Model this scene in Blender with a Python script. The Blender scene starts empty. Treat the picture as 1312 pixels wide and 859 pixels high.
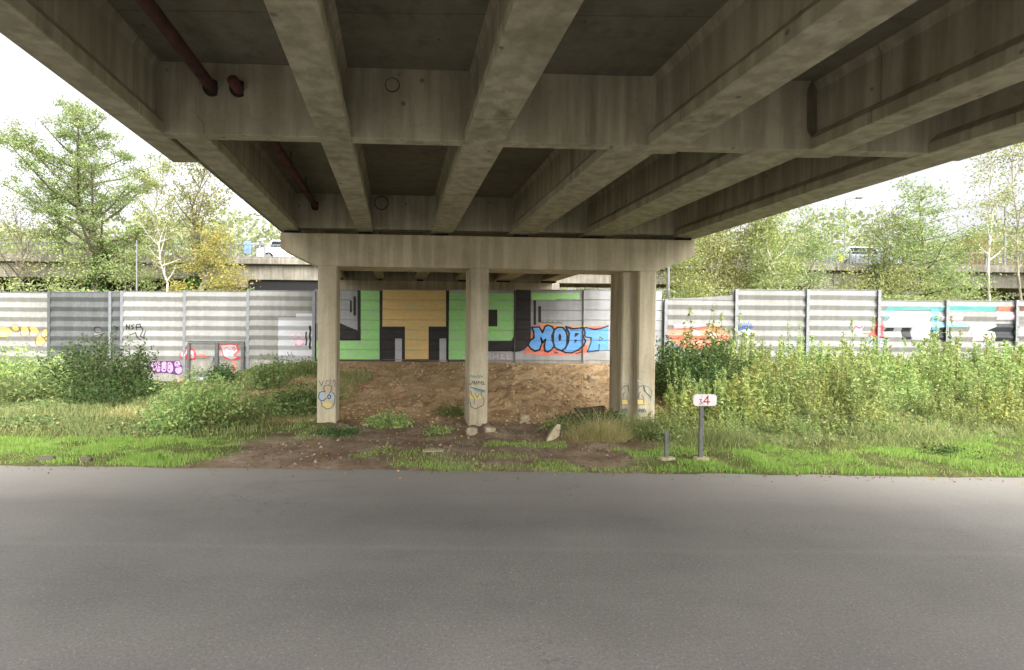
import bpy, math, random
import numpy as np
from mathutils import Vector, Matrix

random.seed(7)
rng = np.random.default_rng(7)
scene = bpy.context.scene
col = scene.collection

# ------------------------------------------------------------------ camera
CAM = Vector((0, 0, 2.5))
PITCH, ROLL, F = math.radians(0.48), math.radians(0.65), 656.0
fwd = Vector((0, math.cos(PITCH), -math.sin(PITCH)))
r0 = Vector((1, 0, 0))
u0 = r0.cross(fwd)
cr = r0 * math.cos(ROLL) + u0 * math.sin(ROLL)
cu = -r0 * math.sin(ROLL) + u0 * math.cos(ROLL)
cam_d = bpy.data.cameras.new('camera')
cam_d.sensor_width = 36
cam_d.lens = 18
cam_d.clip_start = 0.05
cam_d.clip_end = 2000
cam = bpy.data.objects.new('camera', cam_d)
cam.matrix_world = Matrix(((cr.x, cu.x, -fwd.x, CAM.x), (cr.y, cu.y, -fwd.y, CAM.y), (cr.z, cu.z, -fwd.z, CAM.z), (0, 0, 0, 1)))
col.objects.link(cam)
scene.camera = cam

def at(px, py, Y):
    """photo pixel -> world point on the vertical plane at distance Y"""
    d = fwd * F + cr * (px - 656) - cu * (py - 429.5)
    return CAM + d * (Y / d.y)

# ------------------------------------------------------------------ light
SUN_EL, SUN_AZ = math.radians(42), math.radians(152)
world = bpy.data.worlds.new('World')
scene.world = world
world.use_nodes = True
wn, wl = world.node_tree.nodes, world.node_tree.links
sky = wn.new('ShaderNodeTexSky')
sky.sky_type = 'NISHITA'
sky.sun_disc = False
sky.sun_elevation = SUN_EL
sky.sun_rotation = SUN_AZ
sky.air_density = 1.0
sky.dust_density = 6.0
sky.ozone_density = 1.0
hs = wn.new('ShaderNodeHueSaturation')
hs.inputs['Saturation'].default_value = 0.06
wl.new(sky.outputs[0], hs.inputs['Color'])
bg = wn['Background']
tcw = wn.new('ShaderNodeTexCoord'); mpw = wn.new('ShaderNodeMapping'); mpw.inputs['Scale'].default_value = (1, 1, 2.5)
wl.new(tcw.outputs['Generated'], mpw.inputs['Vector'])
nzw = wn.new('ShaderNodeTexNoise'); nzw.inputs['Scale'].default_value = 2.2; nzw.inputs['Detail'].default_value = 5; nzw.inputs['Roughness'].default_value = 0.55
wl.new(mpw.outputs[0], nzw.inputs['Vector'])
crw = wn.new('ShaderNodeValToRGB'); crw.color_ramp.elements[0].position = 0.35; crw.color_ramp.elements[0].color = (0.64, 0.64, 0.65, 1)
crw.color_ramp.elements[1].position = 0.65; crw.color_ramp.elements[1].color = (0.94, 0.94, 0.95, 1)
wl.new(nzw.outputs['Fac'], crw.inputs[0])
mxw = wn.new('ShaderNodeMix'); mxw.data_type = 'RGBA'; mxw.blend_type = 'MULTIPLY'; mxw.inputs[0].default_value = 1.0
wl.new(hs.outputs[0], mxw.inputs[6]); wl.new(crw.outputs[0], mxw.inputs[7])
wl.new(mxw.outputs[2], bg.inputs['Color'])
bg.inputs['Strength'].default_value = 0.15
sun_d = bpy.data.lights.new('sun', 'SUN')
sun_d.energy = 0.95
sun_d.angle = math.radians(70)
sun_d.color = (1, 0.97, 0.92)
sun = bpy.data.objects.new('sun', sun_d)
# sky rotation is clockwise from +Y
sd = Vector((math.sin(SUN_AZ) * math.cos(SUN_EL), math.cos(SUN_AZ) * math.cos(SUN_EL), math.sin(SUN_EL)))
sun.rotation_euler = sd.to_track_quat('Z', 'Y').to_euler()
sun.location = (0, -20, 40)
col.objects.link(sun)
scene.view_settings.view_transform = 'Standard'
scene.view_settings.look = 'None'
scene.view_settings.exposure = 1.85
scene.view_settings.gamma = 1.0

# ------------------------------------------------------------------ helpers
def lin(r, g, b):
    f = lambda c: c / 12.92 if c <= 0.04045 else ((c + 0.055) / 1.055) ** 2.4
    return (f(r / 255), f(g / 255), f(b / 255), 1)

WL = {}
def place(o, loc, parent=None):
    loc = Vector(loc)
    WL[o.name] = loc.copy()
    if parent is not None:
        o.parent = parent
        o.location = loc - WL[parent.name]
    else:
        o.location = loc

def tag(o, label=None, cat=None, group=None, kind=None):
    if label: o['label'] = label
    if cat: o['category'] = cat
    if group: o['group'] = group
    if kind: o['kind'] = kind
    return o

def thing(name, label, cat, loc, group=None):
    o = bpy.data.objects.new(name, None)
    o.empty_display_size = 0.3
    col.objects.link(o)
    place(o, loc)
    return tag(o, label, cat, group)

class MB:
    def __init__(s):
        s.v, s.f, s.m = [], [], []
    def add(s, vs, fs, mi=0):
        n = len(s.v)
        s.v += [tuple(v) for v in vs]
        for f in fs:
            s.f.append(tuple(i + n for i in f)); s.m.append(mi)
        return s
    def box(s, x0, x1, y0, y1, z0, z1, mi=0):
        vs = [(x0, y0, z0), (x1, y0, z0), (x1, y1, z0), (x0, y1, z0), (x0, y0, z1), (x1, y0, z1), (x1, y1, z1), (x0, y1, z1)]
        return s.hexa(vs, mi)
    def hexa(s, vs, mi=0):
        return s.add(vs, [(3, 2, 1, 0), (4, 5, 6, 7), (0, 1, 5, 4), (1, 2, 6, 5), (2, 3, 7, 6), (3, 0, 4, 7)], mi)
    def prism(s, a, b, mi=0):
        """two matching point loops joined, with caps"""
        n = len(a)
        fs = [tuple(range(n))[::-1], tuple(range(n, 2 * n))]
        for i in range(n):
            j = (i + 1) % n
            fs.append((i, j, n + j, n + i))
        return s.add(list(a) + list(b), fs, mi)
    def tube(s, pts, radii, n=6, mi=0, cap=True):
        pts = [Vector(p) for p in pts]
        rings = []
        for i, p in enumerate(pts):
            d = (pts[min(i + 1, len(pts) - 1)] - pts[max(i - 1, 0)])
            if d.length < 1e-6: d = Vector((0, 0, 1))
            d.normalize()
            a = d.orthogonal() if abs(d.z) > 0.99 else d.cross(Vector((0, 0, 1)))
            a.normalize(); b = d.cross(a)
            rings.append([p + (a * math.cos(2 * math.pi * k / n) + b * math.sin(2 * math.pi * k / n)) * radii[i] for k in range(n)])
        vs = [v for r in rings for v in r]
        fs = []
        for i in range(len(pts) - 1):
            for k in range(n):
                k2 = (k + 1) % n
                fs.append((i * n + k, i * n + k2, (i + 1) * n + k2, (i + 1) * n + k))
        if cap:
            fs.append(tuple(range(n))[::-1]); fs.append(tuple((len(pts) - 1) * n + k for k in range(n)))
        return s.add(vs, fs, mi)
    def build(s, name, mats, parent=None, origin=None, smooth=False, bevel=0.0):
        arr = np.array(s.v, dtype=float)
        if origin is None:
            lo, hi = arr.min(0), arr.max(0)
            origin = ((lo[0] + hi[0]) / 2, (lo[1] + hi[1]) / 2, lo[2])
        origin = Vector(origin)
        me = bpy.data.meshes.new(name)
        me.from_pydata([tuple(v) for v in (arr - np.array(origin))], [], s.f)
        if not isinstance(mats, (list, tuple)): mats = [mats]
        for m in mats: me.materials.append(m)
        if len(mats) > 1:
            me.polygons.foreach_set('material_index', s.m)
        if smooth:
            me.polygons.foreach_set('use_smooth', [True] * len(me.polygons))
        me.update()
        o = bpy.data.objects.new(name, me)
        col.objects.link(o)
        place(o, origin, parent)
        if bevel:
            b = o.modifiers.new('bevel', 'BEVEL'); b.width = bevel; b.segments = 2; b.limit_method = 'ANGLE'
        return o

def quad_mesh(name, V, mat, parent=None, origin=(0, 0, 0), link=True):
    """V: (N,4,3) world quads -> one mesh object"""
    V = np.asarray(V, dtype=np.float32) - np.array(origin, dtype=np.float32)
    n = len(V)
    me = bpy.data.meshes.new(name)
    me.vertices.add(4 * n); me.vertices.foreach_set('co', V.reshape(-1))
    me.loops.add(4 * n); me.loops.foreach_set('vertex_index', np.arange(4 * n, dtype=np.int32))
    me.polygons.add(n)
    me.polygons.foreach_set('loop_start', np.arange(0, 4 * n, 4, dtype=np.int32))
    me.polygons.foreach_set('loop_total', np.full(n, 4, dtype=np.int32))
    me.update(calc_edges=True)
    me.materials.append(mat)
    o = bpy.data.objects.new(name, me)
    if link:
        col.objects.link(o)
        place(o, origin, parent)
    return o

def copy_tree(o, loc, rotz=0.0, scale=(1, 1, 1)):
    c = o.copy(); col.objects.link(c)
    c.location = loc; c.rotation_euler = (0, 0, rotz); c.scale = scale
    for ch in o.children:
        d = ch.copy(); col.objects.link(d); d.parent = c
    return c

def vnoise(x, y, seed=0):
    x = np.asarray(x, float); y = np.asarray(y, float)
    xi, yi = np.floor(x).astype(np.int64), np.floor(y).astype(np.int64)
    xf, yf = x - xi, y - yi
    xf, yf = xf * xf * (3 - 2 * xf), yf * yf * (3 - 2 * yf)
    def h(a, b):
        n = (a * 374761393 + b * 668265263 + seed * 1442695041) & 0xffffffff
        n = ((n ^ (n >> 13)) * 1274126177) & 0xffffffff
        n = (n ^ (n >> 16)) & 0xffff
        return n / 32767.5 - 1
    return (h(xi, yi) * (1 - xf) + h(xi + 1, yi) * xf) * (1 - yf) + (h(xi, yi + 1) * (1 - xf) + h(xi + 1, yi + 1) * xf) * yf

def fbm(x, y, seed=0, oct=4):
    t, a = 0, 1.0
    for i in range(oct):
        t = t + a * vnoise(x * 2 ** i, y * 2 ** i, seed + i); a *= 0.5
    return t

def sstep(a, b, x):
    t = np.clip((np.asarray(x, float) - a) / (b - a), 0, 1)
    return t * t * (3 - 2 * t)

# ------------------------------------------------------------------ materials
def new_mat(name):
    m = bpy.data.materials.new(name); m.use_nodes = True
    n = m.node_tree.nodes; l = m.node_tree.links
    return m, n, l, n['Principled BSDF']

def noise(n, l, vec, scale, detail=4, rough=0.55, dist=0.0):
    t = n.new('ShaderNodeTexNoise'); t.inputs['Scale'].default_value = scale
    t.inputs['Detail'].default_value = detail; t.inputs['Roughness'].default_value = rough
    t.inputs['Distortion'].default_value = dist
    if vec is not None: l.new(vec, t.inputs['Vector'])
    return t.outputs['Fac']

def ramp(n, l, fac, stops):
    r = n.new('ShaderNodeValToRGB')
    el = r.color_ramp.elements
    while len(el) < len(stops): el.new(0.5)
    for e, (p, c) in zip(el, stops):
        e.position = p; e.color = c if len(c) == 4 else (*c, 1)
    l.new(fac, r.inputs[0])
    return r.outputs[0]

def mixc(n, l, fac, a, b, mode='MIX'):
    m = n.new('ShaderNodeMix'); m.data_type = 'RGBA'; m.blend_type = mode
    for sock, v in ((0, fac), (6, a), (7, b)):
        if hasattr(v, 'is_output'): l.new(v, m.inputs[sock])
        elif sock == 0: m.inputs[0].default_value = v
        else: m.inputs[sock].default_value = v
    return m.outputs[2]

def pos(n, l, scale=(1, 1, 1), rot=(0, 0, 0)):
    g = n.new('ShaderNodeNewGeometry'); mp = n.new('ShaderNodeMapping')
    mp.inputs['Scale'].default_value = scale; mp.inputs['Rotation'].default_value = rot
    l.new(g.outputs['Position'], mp.inputs['Vector'])
    return mp.outputs[0]

def bump(n, l, bsdf, h, strength=0.3, dist=0.02):
    b = n.new('ShaderNodeBump'); b.inputs['Strength'].default_value = strength; b.inputs['Distance'].default_value = dist
    l.new(h, b.inputs['Height']); l.new(b.outputs[0], bsdf.inputs['Normal'])

def concrete(name, c_light, c_mid, c_dark, streak=0.5, moss=0.0, big=0.6, joints=0.0):
    m, n, l, b = new_mat(name)
    p = pos(n, l)
    ps = pos(n, l, (5, 5, 0.35))
    base = ramp(n, l, noise(n, l, p, big, 6, 0.65), [(0.3, c_dark), (0.5, c_mid), (0.7, c_light)])
    st = ramp(n, l, noise(n, l, ps, 1.0, 5, 0.6), [(0.42, (0.35, 0.32, 0.27)), (0.6, (1, 1, 1))])
    c = mixc(n, l, streak, base, st, 'MULTIPLY')
    sp = ramp(n, l, noise(n, l, p, 14, 5, 0.7), [(0.3, (0.55, 0.53, 0.5)), (0.48, (1, 1, 1))])
    c = mixc(n, l, 0.3, c, sp, 'MULTIPLY')
    if joints:
        sxx = n.new('ShaderNodeSeparateXYZ'); l.new(p, sxx.inputs[0])
        fr = n.new('ShaderNodeMath'); fr.operation = 'PINGPONG'; l.new(sxx.outputs[1], fr.inputs[0]); fr.inputs[1].default_value = joints / 2
        jm = n.new('ShaderNodeMapRange'); jm.inputs[1].default_value = 0.004; jm.inputs[2].default_value = 0.014; jm.inputs[3].default_value = 0.45; jm.inputs[4].default_value = 0.0
        l.new(fr.outputs[0], jm.inputs[0])
        c = mixc(n, l, jm.outputs[0], c, (0.05, 0.045, 0.035, 1))
        vo = n.new('ShaderNodeTexVoronoi'); vo.inputs['Scale'].default_value = 2.3; l.new(p, vo.inputs['Vector'])
        vm = n.new('ShaderNodeMapRange'); vm.inputs[1].default_value = 0.05; vm.inputs[2].default_value = 0.09; vm.inputs[3].default_value = 0.6; vm.inputs[4].default_value = 0.0
        l.new(vo.outputs['Distance'], vm.inputs[0])
        c = mixc(n, l, vm.outputs[0], c, (0.04, 0.035, 0.03, 1))
        rust = ramp(n, l, noise(n, l, pos(n, l, (1.2, 1.2, 0.25)), 1.4, 4, 0.6), [(0.62, (0, 0, 0)), (0.74, (0.35, 0.35, 0.35))])
        c = mixc(n, l, rust, c, lin(104, 78, 52))
        run = ramp(n, l, noise(n, l, pos(n, l, (3.2, 3.2, 0.22)), 1.0, 5, 0.6), [(0.55, (0, 0, 0)), (0.75, (0.5, 0.5, 0.5))])
        c = mixc(n, l, run, c, lin(70, 64, 50))
    if moss:
        mk = ramp(n, l, noise(n, l, pos(n, l, (2.2, 2.2, 0.5)), 0.9, 4), [(0.58, (0, 0, 0)), (0.72, (moss, moss, moss))])
        c = mixc(n, l, mk, c, lin(86, 92, 50))
    l.new(c, b.inputs['Base Color'])
    b.inputs['Roughness'].default_value = 0.9
    bump(n, l, b, noise(n, l, p, 35, 6, 0.7), 0.35, 0.012)
    return m

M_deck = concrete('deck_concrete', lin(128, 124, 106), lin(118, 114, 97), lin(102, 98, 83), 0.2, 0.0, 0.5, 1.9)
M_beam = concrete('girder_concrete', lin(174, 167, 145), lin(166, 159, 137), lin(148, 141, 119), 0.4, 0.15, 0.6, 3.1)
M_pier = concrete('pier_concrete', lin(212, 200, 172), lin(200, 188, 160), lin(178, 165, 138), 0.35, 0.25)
M_viad = concrete('viaduct_concrete', lin(160, 154, 140), lin(144, 138, 125), lin(112, 108, 98), 0.5, 0.2)
M_plinth = concrete('plinth_concrete', lin(172, 168, 158), lin(152, 148, 138), lin(122, 118, 106), 0.4, 0.3)
M_plank = concrete('plank_grey', lin(150, 149, 145), lin(142, 141, 136), lin(132, 131, 125), 0.22, 0.0, 0.35)
M_plank_d = concrete('plank_slate', lin(96, 98, 97), lin(89, 91, 90), lin(78, 80, 79), 0.3, 0.0, 0.35)
M_plank_m = concrete('plank_pale', lin(176, 176, 176), lin(164, 164, 164), lin(140, 140, 138), 0.15, 0.0, 0.35)

def simple(name, c, rough=0.6, metal=0.0, var=0.25, scale=6):
    m, n, l, b = new_mat(name)
    k = noise(n, l, pos(n, l), scale, 5, 0.6)
    d = tuple(x * (1 - var) for x in c[:3]) + (1,)
    e = tuple(min(1, x * (1 + var * 0.6)) for x in c[:3]) + (1,)
    l.new(ramp(n, l, k, [(0.3, d), (0.7, e)]), b.inputs['Base Color'])
    b.inputs['Roughness'].default_value = rough; b.inputs['Metallic'].default_value = metal
    return m
M_steel = simple('galvanised_steel', lin(134, 136, 138), 0.5, 0.2, 0.2)
M_steel_dk = simple('dark_steel', lin(96, 96, 94), 0.6, 0.2, 0.3)
M_pipe = simple('rusty_red_pipe', lin(86, 48, 40), 0.85, 0.0, 0.6, 7)
M_hole = simple('dark_hole', lin(38, 34, 30), 0.95)
M_rubber = simple('bearing_rubber', lin(30, 30, 28), 0.9)
M_void_shade = simple('void_shade_black', lin(22, 20, 19), 0.8)
M_bark = simple('grey_bark', lin(112, 102, 86), 0.95, 0, 0.4, 14)
M_bark_p = simple('pale_bark', lin(214, 208, 194), 0.9, 0, 0.3, 12)
M_bark_m = simple('light_brown_bark', lin(168, 158, 138), 0.9, 0, 0.3, 12)
M_stem = simple('weed_stem', lin(110, 104, 70), 0.9)
M_stone = simple('pale_stone', lin(168, 154, 128), 0.95, 0, 0.35, 9)
M_stone_r = simple('reddish_stone', lin(168, 126, 98), 0.95, 0, 0.35, 9)
M_stone_d = simple('dark_stone', lin(98, 90, 76), 0.95, 0, 0.35, 9)
M_sign = simple('sign_white', lin(214, 206, 206), 0.5, 0, 0.12)
M_sred = simple('sign_red', lin(178, 30, 44), 0.5, 0, 0.1)
M_carw = simple('white_car_paint', lin(235, 236, 240), 0.3, 0, 0.05)
M_cars = simple('silver_car_paint', lin(182, 188, 196), 0.3, 0.3, 0.05)
M_glass = simple('car_glass', lin(44, 52, 58), 0.1, 0, 0.1)
M_blue = simple('blue_panel', lin(130, 166, 224), 0.5, 0, 0.3, 3)
M_yel = simple('yellow_panel', lin(236, 226, 60), 0.5, 0, 0.1)

def paint(name, c, fade=0.35, under=lin(176, 176, 172)):
    m, n, l, b = new_mat(name)
    k = noise(n, l, pos(n, l, (0.8, 0.8, 3.0)), 2.2, 6, 0.7)
    mask = ramp(n, l, k, [(0.42, (0, 0, 0)), (0.75, (fade, fade, fade))])
    cc = mixc(n, l, mask, c, under)
    sp = ramp(n, l, noise(n, l, pos(n, l), 12, 4), [(0.3, (0.82, 0.82, 0.82)), (0.6, (1, 1, 1))])
    l.new(mixc(n, l, 0.6, cc, sp, 'MULTIPLY'), b.inputs['Base Color'])
    b.inputs['Roughness'].default_value = 0.7
    return m
P_green = paint('paint_green', lin(150, 216, 122), 0.8)
P_orange = paint('paint_orange', lin(224, 184, 116), 0.85, lin(170, 184, 140))
P_black = paint('paint_black', lin(36, 32, 30), 0.16, lin(110, 100, 90))
P_black2 = paint('paint_outline', lin(20, 26, 30), 0.1)
P_grey = paint('paint_grey', lin(178, 178, 180), 0.2)
P_blue = paint('paint_blue', lin(96, 158, 218), 0.4, lin(150, 190, 225))
P_red = paint('paint_red_orange', lin(222, 112, 82), 0.55)
P_red2 = paint('paint_red', lin(214, 60, 70), 0.3)
P_pink = paint('paint_pink', lin(190, 144, 184), 0.4)
P_purple = paint('paint_purple', lin(84, 40, 100), 0.15)
P_violet = paint('paint_violet', lin(98, 78, 178), 0.4)
P_white = paint('paint_white', lin(186, 186, 186), 0.45)
P_yellow = paint('paint_yellow', lin(196, 178, 92), 0.7)
P_teal = paint('paint_teal', lin(92, 172, 170), 0.6)
P_cyan = paint('paint_cyan', lin(104, 178, 194), 0.5)
P_cobalt = paint('paint_cobalt', lin(66, 98, 186), 0.35)
P_lav = paint('paint_pale_pink', lin(224, 186, 200), 0.5)
P_inkb = paint('paint_ink_blue', lin(62, 82, 104), 0.4)
P_inkg = paint('paint_ink_grey', lin(92, 88, 84), 0.4)
P_yel2 = paint('paint_dull_yellow', lin(206, 190, 116), 0.5, lin(190, 176, 146))
P_teal2 = paint('paint_dull_teal', lin(92, 150, 160), 0.4, lin(190, 176, 146))
P_pblue = paint('paint_dull_blue', lin(162, 180, 194), 0.6, lin(190, 176, 146))
P_brown = paint('paint_brown', lin(112, 74, 64), 0.35)

def leafmat(name, stops, trans=0.45, hue=0.02):
    m, n, l, b = new_mat(name)
    g = n.new('ShaderNodeNewGeometry')
    c = ramp(n, l, g.outputs['Random Per Island'], stops)
    oi = n.new('ShaderNodeObjectInfo')
    h = n.new('ShaderNodeHueSaturation')
    mr = n.new('ShaderNodeMapRange'); mr.inputs[3].default_value = 0.5 - hue; mr.inputs[4].default_value = 0.5 + hue
    l.new(oi.outputs['Random'], mr.inputs[0]); l.new(mr.outputs[0], h.inputs['Hue'])
    mr2 = n.new('ShaderNodeMapRange'); mr2.inputs[3].default_value = 0.82; mr2.inputs[4].default_value = 1.2
    l.new(oi.outputs['Random'], mr2.inputs[0]); l.new(mr2.outputs[0], h.inputs['Value'])
    l.new(c, h.inputs['Color'])
    l.new(h.outputs[0], b.inputs['Base Color'])
    b.inputs['Roughness'].default_value = 0.65
    b.inputs['Specular IOR Level'].default_value = 0.25
    t = n.new('ShaderNodeBsdfTranslucent'); l.new(h.outputs[0], t.inputs[0])
    ms = n.new('ShaderNodeMixShader'); ms.inputs[0].default_value = trans
    l.new(b.outputs[0], ms.inputs[1]); l.new(t.outputs[0], ms.inputs[2])
    l.new(ms.outputs[0], n['Material Output'].inputs[0])
    return m
L_mid = leafmat('leaf_mid_green', [(0, lin(96, 114, 66)), (0.5, lin(126, 144, 86)), (1, lin(164, 172, 110))])
L_dark = leafmat('leaf_dark_green', [(0, lin(48, 72, 40)), (0.5, lin(74, 102, 56)), (1, lin(112, 134, 72))])
L_yel = leafmat('leaf_yellow_green', [(0, lin(124, 134, 74)), (0.5, lin(162, 168, 92)), (1, lin(198, 194, 104))])
L_weed = leafmat('leaf_weed', [(0, lin(112, 134, 80)), (0.5, lin(156, 176, 108)), (0.9, lin(190, 200, 126)), (1, lin(208, 204, 126))])
L_tree = leafmat('leaf_tree_pale', [(0, lin(126, 138, 84)), (0.5, lin(156, 166, 102)), (1, lin(190, 190, 120))])
L_tree2 = leafmat('leaf_tree_olive', [(0, lin(112, 128, 80)), (0.5, lin(142, 156, 100)), (1, lin(176, 182, 122))])
L_weed2 = leafmat('leaf_weed_pale', [(0, lin(128, 142, 82)), (0.5, lin(166, 178, 104)), (1, lin(206, 204, 126))])
L_aut = leafmat('leaf_autumn', [(0, lin(140, 148, 86)), (0.6, lin(176, 172, 96)), (1, lin(200, 166, 98))])
L_brown = leafmat('leaf_brownish', [(0, lin(132, 120, 76)), (0.6, lin(166, 148, 92)), (1, lin(184, 150, 98))])
L_far = leafmat('leaf_far', [(0, lin(122, 138, 86)), (0.6, lin(152, 164, 106)), (1, lin(178, 178, 118))])
L_wood = leafmat('leaf_distant_wood', [(0, lin(136, 146, 106)), (0.6, lin(162, 168, 124)), (1, lin(186, 184, 136))])  # paled leaf colour, distance haze mixed into it
L_ivy = leafmat('leaf_ivy', [(0, lin(44, 78, 34)), (0.6, lin(72, 112, 48)), (1, lin(100, 136, 62))], 0.2)
G_grass = leafmat('grass_blade', [(0, lin(118, 152, 70)), (0.6, lin(148, 182, 86)), (0.93, lin(172, 192, 108)), (1, lin(192, 186, 124))], 0.35, 0.0)
G_dull = leafmat('grass_dull', [(0, lin(112, 128, 78)), (0.6, lin(146, 158, 98)), (1, lin(184, 178, 124))], 0.3, 0.0)
G_dry = leafmat('grass_dry', [(0, lin(156, 150, 100)), (0.6, lin(194, 184, 124)), (1, lin(214, 206, 152))], 0.3, 0.0)
L_cover = leafmat('leaf_cover', [(0, lin(82, 106, 62)), (0.5, lin(116, 138, 82)), (0.9, lin(150, 160, 102)), (1, lin(184, 160, 108))], 0.25, 0.0)

# ------------------------------------------------------------------ terrain
HX = [-60, -24, -20, -15.6, -11.6, -10.2, -8.6, -6, 5, 8, 12, 22, 60]
HZ = [0.8, 0.75, 0.55, 0.0, 0.05, 0.75, 1.08, 1.1, 1.12, 1.1, 1.0, 0.9, 0.9]
TOE = [(-60, 12), (-14, 12), (-9, 13.5), (-6, 14.3), (4.5, 14.3), (7, 12.6), (60, 11.8)]
def H(x, y):
    x = np.asarray(x, float); y = np.asarray(y, float)
    hb = np.interp(x, HX, HZ)
    toe = np.interp(x, [t[0] for t in TOE], [t[1] for t in TOE])
    t = np.clip((y - toe) / (20.6 - toe), 0, 1)
    prof = 0.35 * t + 0.65 * sstep(0, 1, t)
    centre = sstep(-10.5, -8.5, x) * (1 - sstep(5.5, 7.5, x))
    # a small ledge part way up the bare bank
    prof = prof + centre * 0.06 * np.exp(-((t - 0.42) / 0.06) ** 2)
    z = 0.05 * sstep(9.05, 9.5, y + 0.2 * fbm(x * 1.7, y * 0 + 3, 5, 4)) + (0.06 - 0.1 * centre) * sstep(9.6, 12.5, y) + hb * prof
    z = z - 0.04 * (1 - sstep(8.95, 9.15, y))
    rough = sstep(9.3, 10.5, y) * (1 - sstep(20, 21.2, y))
    z = z + rough * (0.06 * fbm(x * 0.6, y * 0.6, 11, 3) + 0.022 * fbm(x * 3.2, y * 3.2, 21, 3))
    bank = centre * sstep(0.02, 0.15, t) * (1 - sstep(0.9, 1, t))
    lump = np.abs(fbm(x * 2.1, y * 2.1, 31, 4))
    z = z + bank * (0.10 * lump - 0.045 + 0.035 * vnoise(x * 11, y * 11, 41) + 0.02 * vnoise(x * 23, y * 23, 42))
    # loose mounds in front of the columns
    for mx, my, mr, mh in ((1.2, 12.2, 0.7, 0.2), (-0.6, 12.8, 0.5, 0.14), (-4.0, 12.0, 0.7, 0.12), (2.4, 12.6, 0.6, 0.16)):
        z = z + mh * np.exp(-((x - mx) ** 2 + (y - my) ** 2) / mr ** 2) * (1 + 0.5 * vnoise(x * 5, y * 5, 51))
    return z
def h1(x, y): return float(H(np.array([x]), np.array([y]))[0])

def axis(parts):
    out = []
    for a, b, st in parts: out += list(np.arange(a, b - 1e-6, st))
    return np.array(out + [parts[-1][1]])
xs = axis([(-400, -60, 20), (-60, -26, 1.0), (-26, -12, 0.2), (-12, 9, 0.075), (9, 24, 0.2), (24, 60, 1.0), (60, 400, 20)])
ys = axis([(-120, 0, 20), (0, 8.8, 2.2), (8.8, 14, 0.08), (14, 21.2, 0.075), (21.2, 30, 0.8), (30, 100, 7), (100, 600, 50)])
GX, GY = np.meshgrid(xs, ys)
GZ = H(GX, GY)
nx, ny = len(xs), len(ys)
me = bpy.data.meshes.new('ground')
me.vertices.add(nx * ny)
me.vertices.foreach_set('co', np.stack([GX, GY, GZ], -1).astype(np.float32).reshape(-1))
ii = (np.arange(ny - 1)[:, None] * nx + np.arange(nx - 1)[None, :]).reshape(-1)
fq = np.stack([ii, ii + 1, ii + nx + 1, ii + nx], -1).astype(np.int32)
me.loops.add(fq.size); me.loops.foreach_set('vertex_index', fq.reshape(-1))
me.polygons.add(len(fq))
me.polygons.foreach_set('loop_start', np.arange(0, fq.size, 4, dtype=np.int32))
me.polygons.foreach_set('loop_total', np.full(len(fq), 4, dtype=np.int32))
me.polygons.foreach_set('use_smooth', np.ones(len(fq), dtype=bool))
me.update(calc_edges=True)

def soil_mask(x, y):
    """1 on the reddish bare bank, 0 elsewhere"""
    w = 0.7 * fbm(x * 0.8, y * 0.8, 61, 3)
    return sstep(-9.6, -8.2, x + w) * (1 - sstep(4.4, 6.2, x + w)) * sstep(13.2, 14.4, y + 0.5 * w)
def dirt_mask(x, y):
    """1 on the brown trodden strip beside the road"""
    w = 0.8 * fbm(x * 0.9, y * 1.4, 71, 3)
    return sstep(-6.6, -5.2, x + w - 0.5 * (y - 10)) * (1 - sstep(1.9, 3.4, x + w + 0.0 * y)) * (1 - sstep(13.6, 14.6, y))
def attr(name, arr):
    a = me.attributes.new(name, 'FLOAT', 'POINT'); a.data.foreach_set('value', arr.astype(np.float32).reshape(-1))
attr('soil', soil_mask(GX, GY)); attr('dirt', dirt_mask(GX, GY))
m, n, l, b = new_mat('ground_soil')
p = pos(n, l)
def fattr(nm):
    a = n.new('ShaderNodeAttribute'); a.attribute_name = nm; return a.outputs['Fac']
nb, nf = noise(n, l, p, 1.3, 6, 0.65), noise(n, l, p, 11, 6, 0.7)
green = ramp(n, l, nb, [(0.3, lin(88, 82, 56)), (0.5, lin(96, 102, 58)), (0.7, lin(116, 118, 74))])
brown = ramp(n, l, nb, [(0.3, lin(116, 96, 78)), (0.5, lin(138, 119, 98)), (0.72, lin(168, 153, 132))])
red = ramp(n, l, nb, [(0.28, lin(150, 124, 92)), (0.5, lin(180, 152, 114)), (0.72, lin(200, 175, 138))])
c = mixc(n, l, fattr('dirt'), green, brown)
c = mixc(n, l, fattr('soil'), c, red)
c = mixc(n, l, 0.7, c, ramp(n, l, nf, [(0.3, (0.45, 0.43, 0.4)), (0.5, (0.9, 0.9, 0.9)), (0.7, (1.15, 1.12, 1.08))]), 'MULTIPLY')
l.new(c, b.inputs['Base Color']); b.inputs['Roughness'].default_value = 1.0
b.inputs['Specular IOR Level'].default_value = 0.1
bump(n, l, b, noise(n, l, p, 20, 8, 0.75), 0.9, 0.05)
me.materials.append(m)
ground = bpy.data.objects.new('ground', me); col.objects.link(ground); place(ground, (0, 0, 0))
tag(ground, kind='structure')

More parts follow.
